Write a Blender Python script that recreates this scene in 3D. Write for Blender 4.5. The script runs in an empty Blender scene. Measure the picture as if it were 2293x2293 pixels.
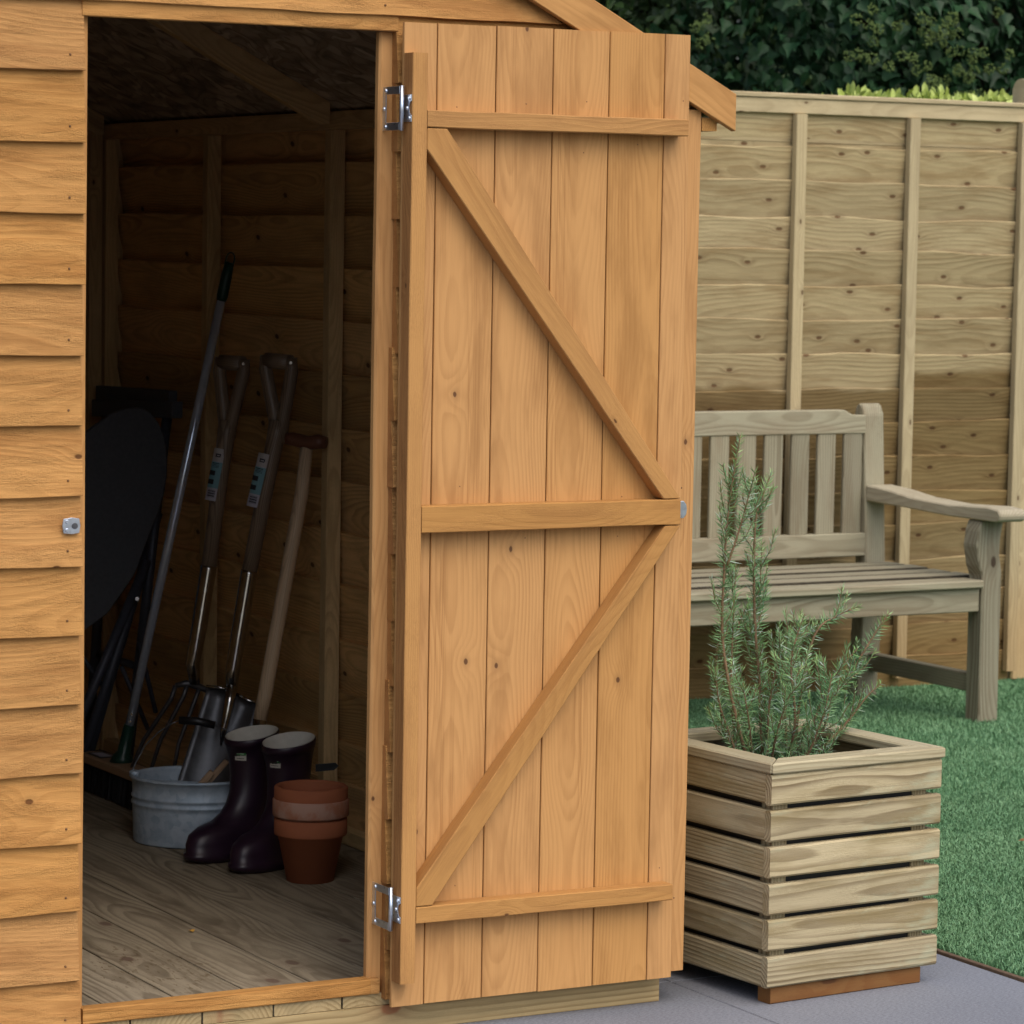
import bpy, bmesh, math, random
import numpy as np
from mathutils import Vector, Matrix, Euler, noise

random.seed(7)
rng = np.random.default_rng(7)
S = bpy.context.scene
C = S.collection
R = math.radians
V = Vector

# ------------------------------------------------------------------ camera
cam_d = bpy.data.cameras.new('camera'); cam = bpy.data.objects.new('camera', cam_d); C.objects.link(cam)
S.camera = cam
right = V((0.8765, -0.4811, 0.0167)); down = V((-0.0261, -0.0821, -0.9963)); fwd = V((0.4807, 0.8728, -0.0845))
fwd.normalize(); right = (right - fwd * right.dot(fwd)).normalized(); up = right.cross(fwd)
cam.matrix_world = Matrix(((right.x, up.x, -fwd.x, -2.0326), (right.y, up.y, -fwd.y, -5.1901),
                           (right.z, up.z, -fwd.z, 1.4304), (0, 0, 0, 1)))
cam_d.sensor_width = 36; cam_d.lens = 7375.2 / 2293 * 36
cam_d.clip_end = 300; cam_d.clip_start = .05
cam_d.dof.use_dof = True; cam_d.dof.focus_distance = 6.3; cam_d.dof.aperture_fstop = 12

# ------------------------------------------------------------------ light
w = bpy.data.worlds.new('World'); S.world = w; w.use_nodes = True
nt = w.node_tree; nt.nodes.clear()
sky = nt.nodes.new('ShaderNodeTexSky'); sky.sky_type = 'NISHITA'; sky.sun_disc = False
SUN = V((.05, -.70, .98)).normalized()
sky.sun_elevation = math.asin(SUN.z); sky.sun_rotation = math.atan2(SUN.x, SUN.y)
sky.air_density = 1.0; sky.dust_density = 4.0; sky.ozone_density = 1.0
bg = nt.nodes.new('ShaderNodeBackground'); bg.inputs[1].default_value = .12
ow = nt.nodes.new('ShaderNodeOutputWorld')
nt.links.new(sky.outputs[0], bg.inputs[0]); nt.links.new(bg.outputs[0], ow.inputs[0])
sl = bpy.data.lights.new('sun', 'SUN'); sun = bpy.data.objects.new('sun', sl); C.objects.link(sun)
sl.energy = .85; sl.angle = R(80); sl.color = (1, .96, .9)
sun.rotation_euler = SUN.to_track_quat('Z', 'Y').to_euler(); sun.location = (3, -4, 6)
S.view_settings.view_transform = 'Standard'; S.view_settings.look = 'None'
S.view_settings.gamma = 1; S.view_settings.use_curve_mapping = False
S.view_settings.exposure = .74
S.render.engine = 'CYCLES'
S.cycles.max_bounces = 8; S.cycles.diffuse_bounces = 6

# ------------------------------------------------------------------ node helper
class N:
    def __init__(s, name):
        s.m = bpy.data.materials.new(name); s.m.use_nodes = True
        s.t = s.m.node_tree; s.t.nodes.clear()
        s.out = s.t.nodes.new('ShaderNodeOutputMaterial')
        s.b = s.t.nodes.new('ShaderNodeBsdfPrincipled')
        s.t.links.new(s.b.outputs[0], s.out.inputs[0])
        s._tc = None
    def put(s, sock, v):
        if hasattr(v, 'is_output') or isinstance(v, bpy.types.NodeSocket): s.t.links.new(v, sock)
        else:
            if sock.type == 'RGBA' and len(v) == 3: v = (*v, 1)
            sock.default_value = v
    def tc(s, k='Object'):
        if s._tc is None: s._tc = s.t.nodes.new('ShaderNodeTexCoord')
        return s._tc.outputs[k]
    def ma(s, op, a, b=0.0, c=0.0, clamp=False):
        n = s.t.nodes.new('ShaderNodeMath'); n.operation = op; n.use_clamp = clamp
        s.put(n.inputs[0], a); s.put(n.inputs[1], b)
        if op in ('MULTIPLY_ADD', 'SMOOTH_MIN', 'COMPARE'): s.put(n.inputs[2], c)
        return n.outputs[0]
    def sep(s, v):
        n = s.t.nodes.new('ShaderNodeSeparateXYZ'); s.put(n.inputs[0], v); return n.outputs
    def comb(s, x, y, z=0.0):
        n = s.t.nodes.new('ShaderNodeCombineXYZ'); s.put(n.inputs[0], x); s.put(n.inputs[1], y); s.put(n.inputs[2], z); return n.outputs[0]
    def noise(s, vec, scale=1.0, detail=2.0, rough=.5, dim='3D', w=None):
        n = s.t.nodes.new('ShaderNodeTexNoise'); n.noise_dimensions = dim
        if dim != '1D': s.put(n.inputs['Vector'], vec)
        if w is not None: s.put(n.inputs['W'], w)
        s.put(n.inputs['Scale'], scale); s.put(n.inputs['Detail'], detail); s.put(n.inputs['Roughness'], rough)
        return n.outputs[0]
    def vor(s, vec, scale=1.0, dim='2D', feat='F1', rnd=1.0, out=0):
        n = s.t.nodes.new('ShaderNodeTexVoronoi'); n.voronoi_dimensions = dim; n.feature = feat
        s.put(n.inputs['Vector'], vec); s.put(n.inputs['Scale'], scale); s.put(n.inputs['Randomness'], rnd)
        return n.outputs[out]
    def mr(s, v, a, b, c=0.0, d=1.0, smooth=False):
        n = s.t.nodes.new('ShaderNodeMapRange'); n.interpolation_type = 'SMOOTHSTEP' if smooth else 'LINEAR'
        s.put(n.inputs[0], v)
        for i, q in enumerate((a, b, c, d)): s.put(n.inputs[i + 1], q)
        return n.outputs[0]
    def mix(s, f, a, b, mode='MIX'):
        n = s.t.nodes.new('ShaderNodeMix'); n.data_type = 'RGBA'; n.blend_type = mode
        s.put(n.inputs[0], f); s.put(n.inputs[6], a); s.put(n.inputs[7], b); return n.outputs[2]
    def hsv(s, col, h=.5, sa=1.0, v=1.0):
        n = s.t.nodes.new('ShaderNodeHueSaturation'); s.put(n.inputs[0], h); s.put(n.inputs[1], sa); s.put(n.inputs[2], v); s.put(n.inputs[4], col); return n.outputs[0]
    def rnd(s):
        n = s.t.nodes.new('ShaderNodeObjectInfo'); return n.outputs['Random']
    def pos(s):
        n = s.t.nodes.new('ShaderNodeNewGeometry'); return n.outputs['Position']
    def bump(s, h, strength=.5, dist=.001):
        n = s.t.nodes.new('ShaderNodeBump'); s.put(n.inputs['Strength'], strength); s.put(n.inputs['Distance'], dist); s.put(n.inputs['Height'], h)
        s.t.links.new(n.outputs[0], s.b.inputs['Normal']); return n
    def fin(s, col, rough=.7, metal=0.0, spec=.3):
        s.put(s.b.inputs['Base Color'], col); s.put(s.b.inputs['Roughness'], rough); s.put(s.b.inputs['Metallic'], metal)
        s.put(s.b.inputs['Specular IOR Level'], spec); return s.m

def wood(name, base, dark, knot, ringamt=.5, freq=230, kn=(2.2, 7), ks=1.0, blotch=.35, blotchcol=None, fibre=.12,
         rough=.75, bumpd=.0006, fuzz=0.0, spec=.25, var=.12, post=None, pith=.03, kp=.35, lines=.35, off=.09, wand=1.0):
    """Sawn softwood: growth rings round a wandering pith, knots, fibres. Object X runs along the grain."""
    n = N(name); r = n.rnd()
    r2 = n.ma('FRACT', n.ma('MULTIPLY', r, 17.31)); r3 = n.ma('FRACT', n.ma('MULTIPLY', r, 91.7)); r4 = n.ma('FRACT', n.ma('MULTIPLY', r, 47.9))
    x, y, z = n.sep(n.tc())
    xs = n.ma('ADD', x, n.ma('MULTIPLY', r, 60.0))
    n1 = n.noise(None, .9, 2, .5, '1D', xs); n2 = n.noise(None, 1.1, 2, .5, '1D', n.ma('ADD', xs, 31.7))
    yc = n.ma('SUBTRACT', y, n.ma('ADD', n.ma('MULTIPLY', n.ma('SUBTRACT', r2, .5), off), n.ma('MULTIPLY', n.ma('SUBTRACT', n1, .5), .06 * wand)))
    zc = n.ma('ADD', z, n.ma('ADD', n.ma('MULTIPLY', r3, pith), n.ma('MULTIPLY', n2, .09 * wand)))
    warp = n.noise(n.comb(n.ma('MULTIPLY', xs, 5.0), n.ma('MULTIPLY', y, 30.0), z), 1, 3)
    rad = n.ma('SQRT', n.ma('ADD', n.ma('MULTIPLY', yc, yc), n.ma('MULTIPLY', zc, zc)))
    rad = n.ma('ADD', rad, n.ma('MULTIPLY', warp, .006))
    kv = n.comb(n.ma('MULTIPLY', xs, kn[0]), n.ma('ADD', n.ma('MULTIPLY', y, kn[1]), n.ma('MULTIPLY', r, 23.0)), 0.0)
    kd = n.vor(kv, 1.0); kcol = n.sep(n.vor(kv, 1.0, out=1))[0]
    kd = n.ma('ADD', kd, n.ma('MULTIPLY', n.ma('GREATER_THAN', kcol, kp), 5.0))
    kd = n.ma('ADD', kd, n.ma('MULTIPLY', n.ma('SUBTRACT', n.noise(n.tc(), 60, 2), .5), .03))
    ke = n.ma('EXPONENT', n.ma('MULTIPLY', n.ma('MULTIPLY', kd, kd), -45.0))
    rad = n.ma('ADD', rad, n.ma('MULTIPLY', ke, .012))
    ph = n.ma('MULTIPLY', rad, float(freq))
    fr = n.ma('FRACT', ph)
    late = n.ma('MULTIPLY', n.mr(fr, .25, .86, 0, 1, True), n.mr(fr, .9, 1.0, 1, 0))
    # rings fade in and out along and across the board
    fade = n.mr(n.noise(n.comb(n.ma('MULTIPLY', xs, 1.6), n.ma('MULTIPLY', y, 22.0), r), 1, 2), .35, .65, .35, 1.0)
    late = n.ma('MULTIPLY', late, fade)
    fb = n.noise(n.comb(n.ma('MULTIPLY', xs, 9.0), n.ma('MULTIPLY', y, 520.0), n.ma('MULTIPLY', z, 520.0)), 1, 3, .6)
    bl = n.noise(n.comb(n.ma('MULTIPLY', xs, 3.6), n.ma('MULTIPLY', y, 19.0), n.ma('ADD', r, n.ma('MULTIPLY', z, 19.0))), 1, 4, .62)
    bl = n.mr(bl, .43, .70, 0, 1, True)
    col = n.mix(n.ma('MULTIPLY', late, ringamt), base, dark)
    ln = n.noise(n.comb(n.ma('MULTIPLY', xs, .35), n.ma('ADD', n.ma('MULTIPLY', y, 55.0), n.ma('MULTIPLY', n1, .8)), n.ma('ADD', r, n.ma('MULTIPLY', z, 30.0))), 1, 3, .6)
    ln = n.mr(n.ma('ABSOLUTE', n.ma('SUBTRACT', ln, .5)), .002, .018, 1, 0)
    ln = n.ma('MULTIPLY', ln, n.mr(n.noise(n.comb(n.ma('MULTIPLY', xs, 2.2), n.ma('MULTIPLY', y, 14.0), n.ma('ADD', r, 4.0)), 1, 2), .48, .62, 0, 1, True))
    col = n.mix(n.ma('MULTIPLY', ln, lines), col, dark)
    bc = blotchcol or tuple(q * .55 for q in base)
    col = n.mix(n.ma('MULTIPLY', bl, blotch), col, bc)
    f2 = n.ma('ADD', 1 - fibre, n.ma('MULTIPLY', fb, 2 * fibre))
    col = n.mix(1.0, col, n.comb(f2, f2, f2), 'MULTIPLY')
    halo = n.mr(kd, .20 * ks, .05 * ks, 0, .40, True); core = n.mr(kd, .066 * ks, .038 * ks, 0, .92, True)
    col = n.mix(halo, col, tuple(b_ * .5 + k_ * .5 for b_, k_ in zip(base, knot)))
    col = n.mix(core, col, knot)
    vv = n.ma('ADD', 1 - var, n.ma('MULTIPLY', r4, 2 * var))
    col = n.hsv(col, .5, n.ma('ADD', .98, n.ma('MULTIPLY', r2, .05)), vv)
    h = n.ma('ADD', n.ma('MULTIPLY', late, .35), n.ma('MULTIPLY', fb, .35))
    h = n.ma('SUBTRACT', h, n.ma('MULTIPLY', core, .5))
    if fuzz:
        fz = n.noise(n.comb(n.ma('MULTIPLY', xs, 130.0), n.ma('MULTIPLY', y, 420.0), n.ma('MULTIPLY', z, 420.0)), 1, 3, .7)
        sw = n.noise(n.comb(n.ma('MULTIPLY', xs, 900.0), n.ma('MULTIPLY', y, 60.0), z), 1, 1)
        pt = n.mr(n.noise(n.comb(n.ma('MULTIPLY', xs, 9.0), n.ma('MULTIPLY', y, 45.0), r), 1, 2), .4, .65, .15, 1)
        h = n.ma('ADD', h, n.ma('MULTIPLY', n.ma('MULTIPLY', n.ma('ADD', fz, n.ma('MULTIPLY', sw, .3)), pt), fuzz))
        dk = n.ma('MULTIPLY', n.mr(fz, .35, .55, .35, 0), pt)
        col = n.mix(n.ma('MULTIPLY', dk, .8), col, bc)
    if post: col = post(n, col)
    n.bump(h, .9, bumpd)
    return n.fin(col, rough, 0, spec)

def simple(name, col, rough=.6, metal=0.0, spec=.4, nz=.12, scale=40, bumpd=0.0, var=0.0):
    n = N(name); a = n.noise(n.tc(), scale, 4, .6)
    c = n.mix(1.0, col, n.comb(*[n.mr(a, .25, .75, 1 - nz, 1 + nz)] * 3), 'MULTIPLY')
    if var: c = n.hsv(c, .5, 1.0, n.ma('ADD', 1 - var, n.ma('MULTIPLY', n.rnd(), 2 * var)))
    if bumpd: n.bump(n.noise(n.tc(), scale * 4, 4), .6, bumpd)
    return n.fin(c, n.mr(a, 0, 1, max(.03, rough - .1), min(1, rough + .1)), metal, spec)

M = {}
OR = (.515, .272, .096); ORD = (.27, .115, .030)
ORK = (.10, .040, .014)
M['orange'] = wood('stained_planed_pine', OR, ORD, ORK, .32, 190, (4.5, 6.5), .45, .70, (.34, .165, .052), .10, .62, .0005, 0, .3, .035, kp=.40, lines=.50)
M['orange_rough'] = wood('stained_sawn_pine', (.50, .262, .088), ORD, ORK, .34, 150, (4.5, 7.5), .62, .72, (.31, .142, .043), .10, .8, .0022, 1.5, .15, .09, kp=.40, lines=.35)
M['orange_batten'] = wood('stained_sawn_batten', (.455, .235, .075), ORD, ORK, .26, 230, (6, 12), .5, .4, (.28, .13, .044), .13, .75, .0010, .8, .2, .05, kp=.10)
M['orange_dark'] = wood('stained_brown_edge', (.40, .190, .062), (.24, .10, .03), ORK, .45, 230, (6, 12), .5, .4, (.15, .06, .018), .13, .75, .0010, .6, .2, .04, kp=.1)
M['inner_rough'] = wood('lightened_inner_pine', (.66, .42, .18), (.28, .16, .055), (.09, .05, .02), .5, 170, (4.5, 7.5), .85, .45, (.34, .21, .09), .12, .85, .0016, 1.0, .15, .24, kp=.45)  # same stain as outside, colour lifted to brighten the dim interior
M['inner_batten'] = wood('lightened_inner_batten', (.64, .45, .22), (.32, .20, .085), (.09, .05, .02), .45, 230, (5, 10), .7, .4, (.30, .2, .09), .13, .8, .0010, .6, .2, .08, kp=.25)  # batten wood likewise lightened in place of more light inside

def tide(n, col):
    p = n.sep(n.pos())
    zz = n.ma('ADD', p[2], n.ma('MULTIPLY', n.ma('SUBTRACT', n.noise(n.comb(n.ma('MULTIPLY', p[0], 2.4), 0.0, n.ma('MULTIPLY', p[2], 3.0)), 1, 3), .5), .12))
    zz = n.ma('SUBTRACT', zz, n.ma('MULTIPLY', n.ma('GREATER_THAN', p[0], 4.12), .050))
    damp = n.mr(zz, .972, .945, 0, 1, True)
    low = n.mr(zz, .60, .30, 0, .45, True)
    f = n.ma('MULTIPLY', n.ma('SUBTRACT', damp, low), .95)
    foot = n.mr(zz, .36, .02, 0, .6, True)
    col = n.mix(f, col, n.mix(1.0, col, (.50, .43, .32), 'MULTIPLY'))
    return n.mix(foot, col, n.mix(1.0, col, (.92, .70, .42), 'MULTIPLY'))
M['fence'] = wood('tanalised_fence_slat', (.430, .345, .192), (.22, .158, .080), (.13, .072, .036), .50, 85, (5.5, 11), 1.2, .75, (.27, .19, .092), .14, .85, .0018, .7, .15, .12, tide, .02, kp=.62, lines=.5)
M['fence_batten'] = wood('tanalised_fence_batten', (.48, .395, .235), (.27, .20, .105), (.12, .075, .04), .45, 150, (5, 12), .8, .3, (.27, .21, .12), .12, .85, .0008, .5, .15, .06,
    lambda n, c: n.mix(n.mr(n.sep(n.pos())[2], .5, .1, 0, .4, True), c, n.mix(1.0, c, (.9, .6, .32), 'MULTIPLY')))
M['bench'] = wood('weathered_bench_timber', (.300, .278, .192), (.13, .105, .062), (.05, .030, .018), .65, 130, (3.5, 6), 1.1, .55, (.21, .165, .105), .14, .8, .0008, .3, .2, .16, lines=.5, off=.15, wand=.7)
M['bench_lit'] = wood('top_lit_armrest', (.43, .385, .275), (.20, .16, .10), (.07, .05, .03), .5, 130, (3.5, 6), .8, .4, (.30, .25, .17), .14, .8, .0008, .3, .2, .05)  # paler copy of the bench wood, light from above painted in
M['bench_gap_shade'] = simple('slat_gap_shade', (.045, .038, .026), .9, 0, .1, .4, 30)  # painted shade for the gaps between seat slats
def mint(n, c):
    f = n.mr(n.noise(n.comb(*[n.ma('MULTIPLY', q, k) for q, k in zip(n.sep(n.tc()), (5., 16., 16.))]), 1.7, 4, .65), .55, .75, 0, .38, True)
    return n.mix(f, c, (.42, .47, .33))
M['planter'] = wood('pressure_treated_planter_slat', (.42, .350, .215), (.140, .100, .052), (.10, .07, .04), .88, 140, (3.5, 6), 1.1, .75, (.235, .18, .085), .16, .75, .0014, .5, .2, .22, mint, .05, kp=.35, lines=.6, off=.26, wand=.55)
M['rim'] = wood('pressure_treated_rim', (.44, .385, .245), (.20, .145, .08), (.15, .10, .055), .6, 160, (3.5, 6), .8, .45, (.28, .225, .125), .14, .75, .0009, .3, .2, .06, kp=.2, off=.2, wand=.6)
M['foot'] = wood('damp_orange_batten', (.22, .105, .034), (.17, .06, .015), ORK, .5, 200, (1.6, 6), .6, .5, (.14, .06, .02), .12, .7, .0006, .3, .25, .08)
def wet(n, c):
    pp_ = n.sep(n.pos()); dx = n.ma('MULTIPLY', n.ma('SUBTRACT', pp_[0], .27), 6.5); dy = n.ma('MULTIPLY', n.ma('SUBTRACT', pp_[1], .34), 3.6)
    near = n.ma('EXPONENT', n.ma('MULTIPLY', n.ma('ADD', n.ma('MULTIPLY', dx, dx), n.ma('MULTIPLY', dy, dy)), -1.0))
    v = n.ma('MULTIPLY', n.mr(n.noise(n.comb(n.ma('MULTIPLY', pp_[0], 120.0), n.ma('MULTIPLY', pp_[1], 34.0), 0.0), 1, 3, .6), .57, .62, 0, 1, True), n.mr(near, .35, .75, 0, .65, True))
    return n.mix(v, c, (.10, .065, .03))
M['floor'] = wood('tanalised_floorboard', (.280, .235, .165), (.105, .082, .054), (.12, .078, .055), .72, 110, (3.0, 5), 1.1, .65, (.105, .078, .050), .16, .8, .0007, .35, .2, .12, wet, .02)
M['bearer'] = wood('tanalised_bearer', (.40, .30, .155), (.19, .13, .058), (.26, .11, .055), .65, 120, (3.2, 6), 1.2, .5, (.24, .19, .10), .14, .85, .0009, .5, .15, .06, kp=.6, off=.2, wand=.7)
M['ash'] = wood('pale_ash_handle', (.56, .41, .26), (.20, .14, .09), (.1, .06, .03), .5, 330, (1, 1), .05, .2, None, .2, .5, .0002, 0, .4, .05)
M['ashdark'] = wood('dark_varnished_ash', (.24, .175, .12), (.06, .038, .022), (.05, .03, .02), .7, 300, (1, 1), .05, .3, None, .2, .4, .0002, 0, .45, .05)
M['elm'] = wood('reddish_handle', (.14, .055, .03), (.07, .028, .015), (.05, .03, .02), .5, 300, (1, 1), .05, .3, None, .2, .45, .0002, 0, .4, .05)
M['headwood'] = wood('beech_broom_head', (.40, .26, .155), (.26, .16, .09), (.1, .06, .03), .4, 300, (1, 1), .05, .2, None, .15, .55, .0002, 0, .35, .05)

M['zinc'] = simple('bright_zinc_plate', (.62, .68, .76), .30, .95, .5, .10, 90)
M['steel'] = simple('polished_steel', (.50, .49, .47), .2, 1.0, .5, .12, 60)
M['steeldark'] = simple('grey_forged_steel', (.11, .112, .12), .42, .75, .5, .2, 50)
M['alu'] = simple('brushed_aluminium_tube', (.62, .70, .84), .20, .55, .5, .1, 80)
n = N('galvanised_sheet'); g = n.vor(n.tc(), 70, '3D', out=1); a = n.noise(n.tc(), 26, 5, .7)
gs = n.sep(g)[0]; c = n.mix(n.mr(a, .3, .7, 0, .6), (.27, .35, .44), (.48, .58, .68)); c = n.mix(n.ma('MULTIPLY', gs, .30), c, (.70, .76, .80))
M['galv'] = n.fin(c, n.mr(a, 0, 1, .45, .65), .25, .5)
M['black_plastic'] = simple('black_plastic', (.012, .012, .013), .4, 0, .4, .2)
M['black_paint'] = simple('black_powdercoat', (.055, .060, .078), .45, .2, .4, .2, 120)
M['black_board'] = simple('charcoal_laminate', (.075, .080, .092), .62, 0, .25, .15, 120)
M['green_plastic'] = simple('dark_green_plastic', (.006, .035, .024), .35, 0, .45, .2)
M['bristle'] = simple('black_bristle', (.008, .008, .008), .6, 0, .3, .4, 300)
M['boot'] = simple('aubergine_rubber', (.020, .008, .019), .40, 0, .5, .2, 25)
M['lining'] = simple('cream_boot_lining', (.56, .54, .48), .9, 0, .1, .08, 60)
M['label_cream'] = simple('cream_label', (.45, .43, .38), .6, 0, .3, .1, 300)
M['label_green'] = simple('green_label', (.02, .12, .03), .6, 0, .3, .1, 300)
M['label_white'] = simple('faded_white_label', (.42, .39, .38), .55, 0, .3, .05, 200)
M['label_lilac'] = simple('lilac_barcode_label', (.42, .40, .46), .55, 0, .3, .05, 200)
M['label_blue'] = simple('blue_label', (.16, .32, .36), .55, 0, .3, .06, 200)
M['ink'] = simple('label_ink', (.03, .03, .035), .6, 0, .3, .05)
M['rim_line'] = simple('pale_label_edge', (.3, .5, .3), .6, 0, .3, .05)
n = N('terracotta'); a = n.noise(n.tc(), 14, 5, .6); b = n.noise(n.tc(), 220, 2)
c = n.mix(n.mr(a, .35, .7, 0, .5), (.35, .115, .052), (.26, .085, .042)); rr = n.rnd()
n.bump(b, .4, .0004); M['terra'] = n.fin(c, .8, 0, .25)
n = N('bleached_terracotta'); a = n.noise(n.tc(), 14, 5, .6); c = n.mix(n.mr(a, .4, .6, 0, .8, True), (.36, .15, .085), (.42, .27, .21)); M['terra_pale'] = n.fin(c, .85, 0, .2)

n = N('osb_sheet')
p = n.pos()
va = n.t.nodes.new('ShaderNodeTexVoronoi'); va.voronoi_dimensions = '3D'
x, y, z = n.sep(p); wv = n.noise(p, 6, 2)
n.put(va.inputs['Vector'], n.comb(n.ma('MULTIPLY', x, 22.0), n.ma('MULTIPLY', y, 9.0), n.ma('MULTIPLY', n.ma('ADD', z, wv), 20.0))); n.put(va.inputs['Scale'], 1.0)
vc = n.sep(va.outputs[1]); c = n.mix(vc[0], (.26, .20, .13), (.52, .42, .29)); c = n.mix(n.mr(va.outputs[0], .4, .8, 0, .6), c, (.07, .045, .025))
n.bump(vc[1], .6, .0015); M['osb'] = n.fin(c, .8, 0, .2)
M['felt'] = simple('green_mineral_felt', (.05, .07, .055), .95, 0, .1, .3, 500, .001)

# paving, turf, soil
n = N('grey_porcelain_paving'); p = n.pos(); x, y, z = n.sep(p)
a = n.noise(p, 2.2, 4); st = n.noise(n.comb(n.ma('MULTIPLY', x, 60.0), n.ma('MULTIPLY', y, 420.0), 0.0), 1, 3, .7); f = n.noise(n.comb(n.ma('MULTIPLY', x, 130.0), n.ma('MULTIPLY', y, 330.0), 0.0), 1, 4, .8)
c = n.mix(n.mr(a, .3, .7, 0, 1), (.190, .202, .228), (.232, .245, .272)); c = n.mix(n.mr(st, .6, .75, 0, .38), c, (.36, .37, .40))
c = n.mix(n.mr(f, .40, .54, .55, 0), c, (.08, .08, .10)); c = n.mix(n.mr(f, .56, .66, 0, .5), c, (.34, .35, .38)); c = n.hsv(c, .5, 1.0, n.ma('ADD', .95, n.ma('MULTIPLY', n.rnd(), .1)))
n.bump(f, .5, .0005); M['paving'] = n.fin(c, .75, 0, .3)
M['joint'] = simple('dark_paving_joint', (.05, .05, .055), .9, 0, .1, .2)
M['turf_base'] = simple('turf_backing', (.065, .155, .072), .9, 0, .1, .3, 60)
n = N('turf_blade'); p = n.pos(); a = n.noise(p, 2.6, 3); b = n.noise(p, 90, 1)
c = n.mix(n.mr(a, .35, .65, 0, 1), (.115, .250, .118), (.162, .312, .155)); c = n.mix(n.mr(b, .5, .75, 0, .5), c, (.22, .34, .17)); c = n.mix(n.mr(b, .42, .28, 0, .5), c, (.065, .160, .070))
M['blade'] = n.fin(c, .55, 0, .3)
M['edge'] = simple('rusty_edging', (.13, .085, .055), .85, 0, .2, .3, 60)
M['soil'] = simple('dark_compost', (.035, .022, .014), .95, 0, .1, .5, 90, .004)
def leafmat(name, a_, b_, rough, spec=.4, tr=0.0):
    n = N(name); q = n.noise(n.pos(), 9, 2); q2 = n.noise(n.pos(), 45, 2)
    c = n.mix(n.mr(q, .35, .65, 0, 1), a_, b_); c = n.mix(n.mr(q2, .55, .8, 0, .35), c, tuple(min(1, v * 1.8) for v in b_))
    n.put(n.b.inputs['Transmission Weight'], 0.0)
    m = n.fin(c, rough, 0, spec)
    if tr:
        n.put(n.b.inputs['Subsurface Weight'], 0.0)
    return m
M['rosemary_leaf'] = leafmat('rosemary_needle', (.120, .255, .105), (.215, .375, .165), .45, .35)
M['rosemary_tip'] = leafmat('rosemary_young_needle', (.21, .38, .12), (.31, .48, .19), .5, .35)
M['rosemary_under'] = leafmat('rosemary_silver_underside', (.32, .42, .32), (.42, .52, .42), .6, .2)
M['rosemary_stem'] = simple('brown_woody_stem', (.20, .13, .075), .8, 0, .2, .3, 80)
M['ivy'] = leafmat('ivy_leaf', (.008, .032, .011), (.022, .062, .021), .48, .22)
M['ivy2'] = leafmat('dull_shrub_leaf', (.014, .038, .011), (.045, .085, .022), .5, .3)
M['umbel'] = leafmat('ivy_flower_head', (.075, .115, .035), (.125, .175, .055), .8, .1)
M['laurel'] = leafmat('bright_variegated_leaf', (.30, .39, .06), (.50, .58, .17), .4, .4)
M['bark'] = simple('dark_bark', (.05, .038, .028), .9, 0, .1, .4, 30, .004)
M['dead'] = simple('dry_brown_leaf', (.17, .085, .035), .8, 0, .2, .3, 80)
M['yellowleaf'] = simple('dry_yellow_leaf', (.50, .28, .06), .7, 0, .2, .3, 80)

# ------------------------------------------------------------------ object helpers
def mesh(name, verts, faces, mat=None, smooth=False):
    me = bpy.data.meshes.new(name); me.from_pydata([tuple(v) for v in verts], [], faces); me.validate(); me.update()
    if mat is not None: me.materials.append(mat)
    if smooth: me.polygons.foreach_set('use_smooth', [True] * len(me.polygons))
    return me
LAST = [None]
def link(name, me, parent=None, mw=None, **kw):
    o = bpy.data.objects.new(name, me); C.objects.link(o); LAST[0] = o
    mw = mw or Matrix.Identity(4)
    if parent is not None:
        o.parent = parent; o.matrix_basis = world(parent).inverted() @ mw
    else: o.matrix_basis = mw
    for k, v in kw.items(): o[k] = v
    return o
def world(o):
    m = o.matrix_basis.copy(); p = o.parent
    while p is not None: m = p.matrix_basis @ m; p = p.parent
    return m
def thing(name, label, cat, loc=(0, 0, 0), rz=0, group=None):
    o = bpy.data.objects.new(name, None); C.objects.link(o); o.empty_display_size = .1
    o.matrix_basis = Matrix.Translation(loc) @ Matrix.Rotation(rz, 4, 'Z')
    o['label'] = label; o['category'] = cat
    if group: o['group'] = group
    return o
def basis(o, ex, ey, ez):
    return Matrix(((ex.x, ey.x, ez.x, o[0]), (ex.y, ey.y, ez.y, o[1]), (ex.z, ey.z, ez.z, o[2]), (0, 0, 0, 1)))
X, Y, Z = V((1, 0, 0)), V((0, 1, 0)), V((0, 0, 1))

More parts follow.
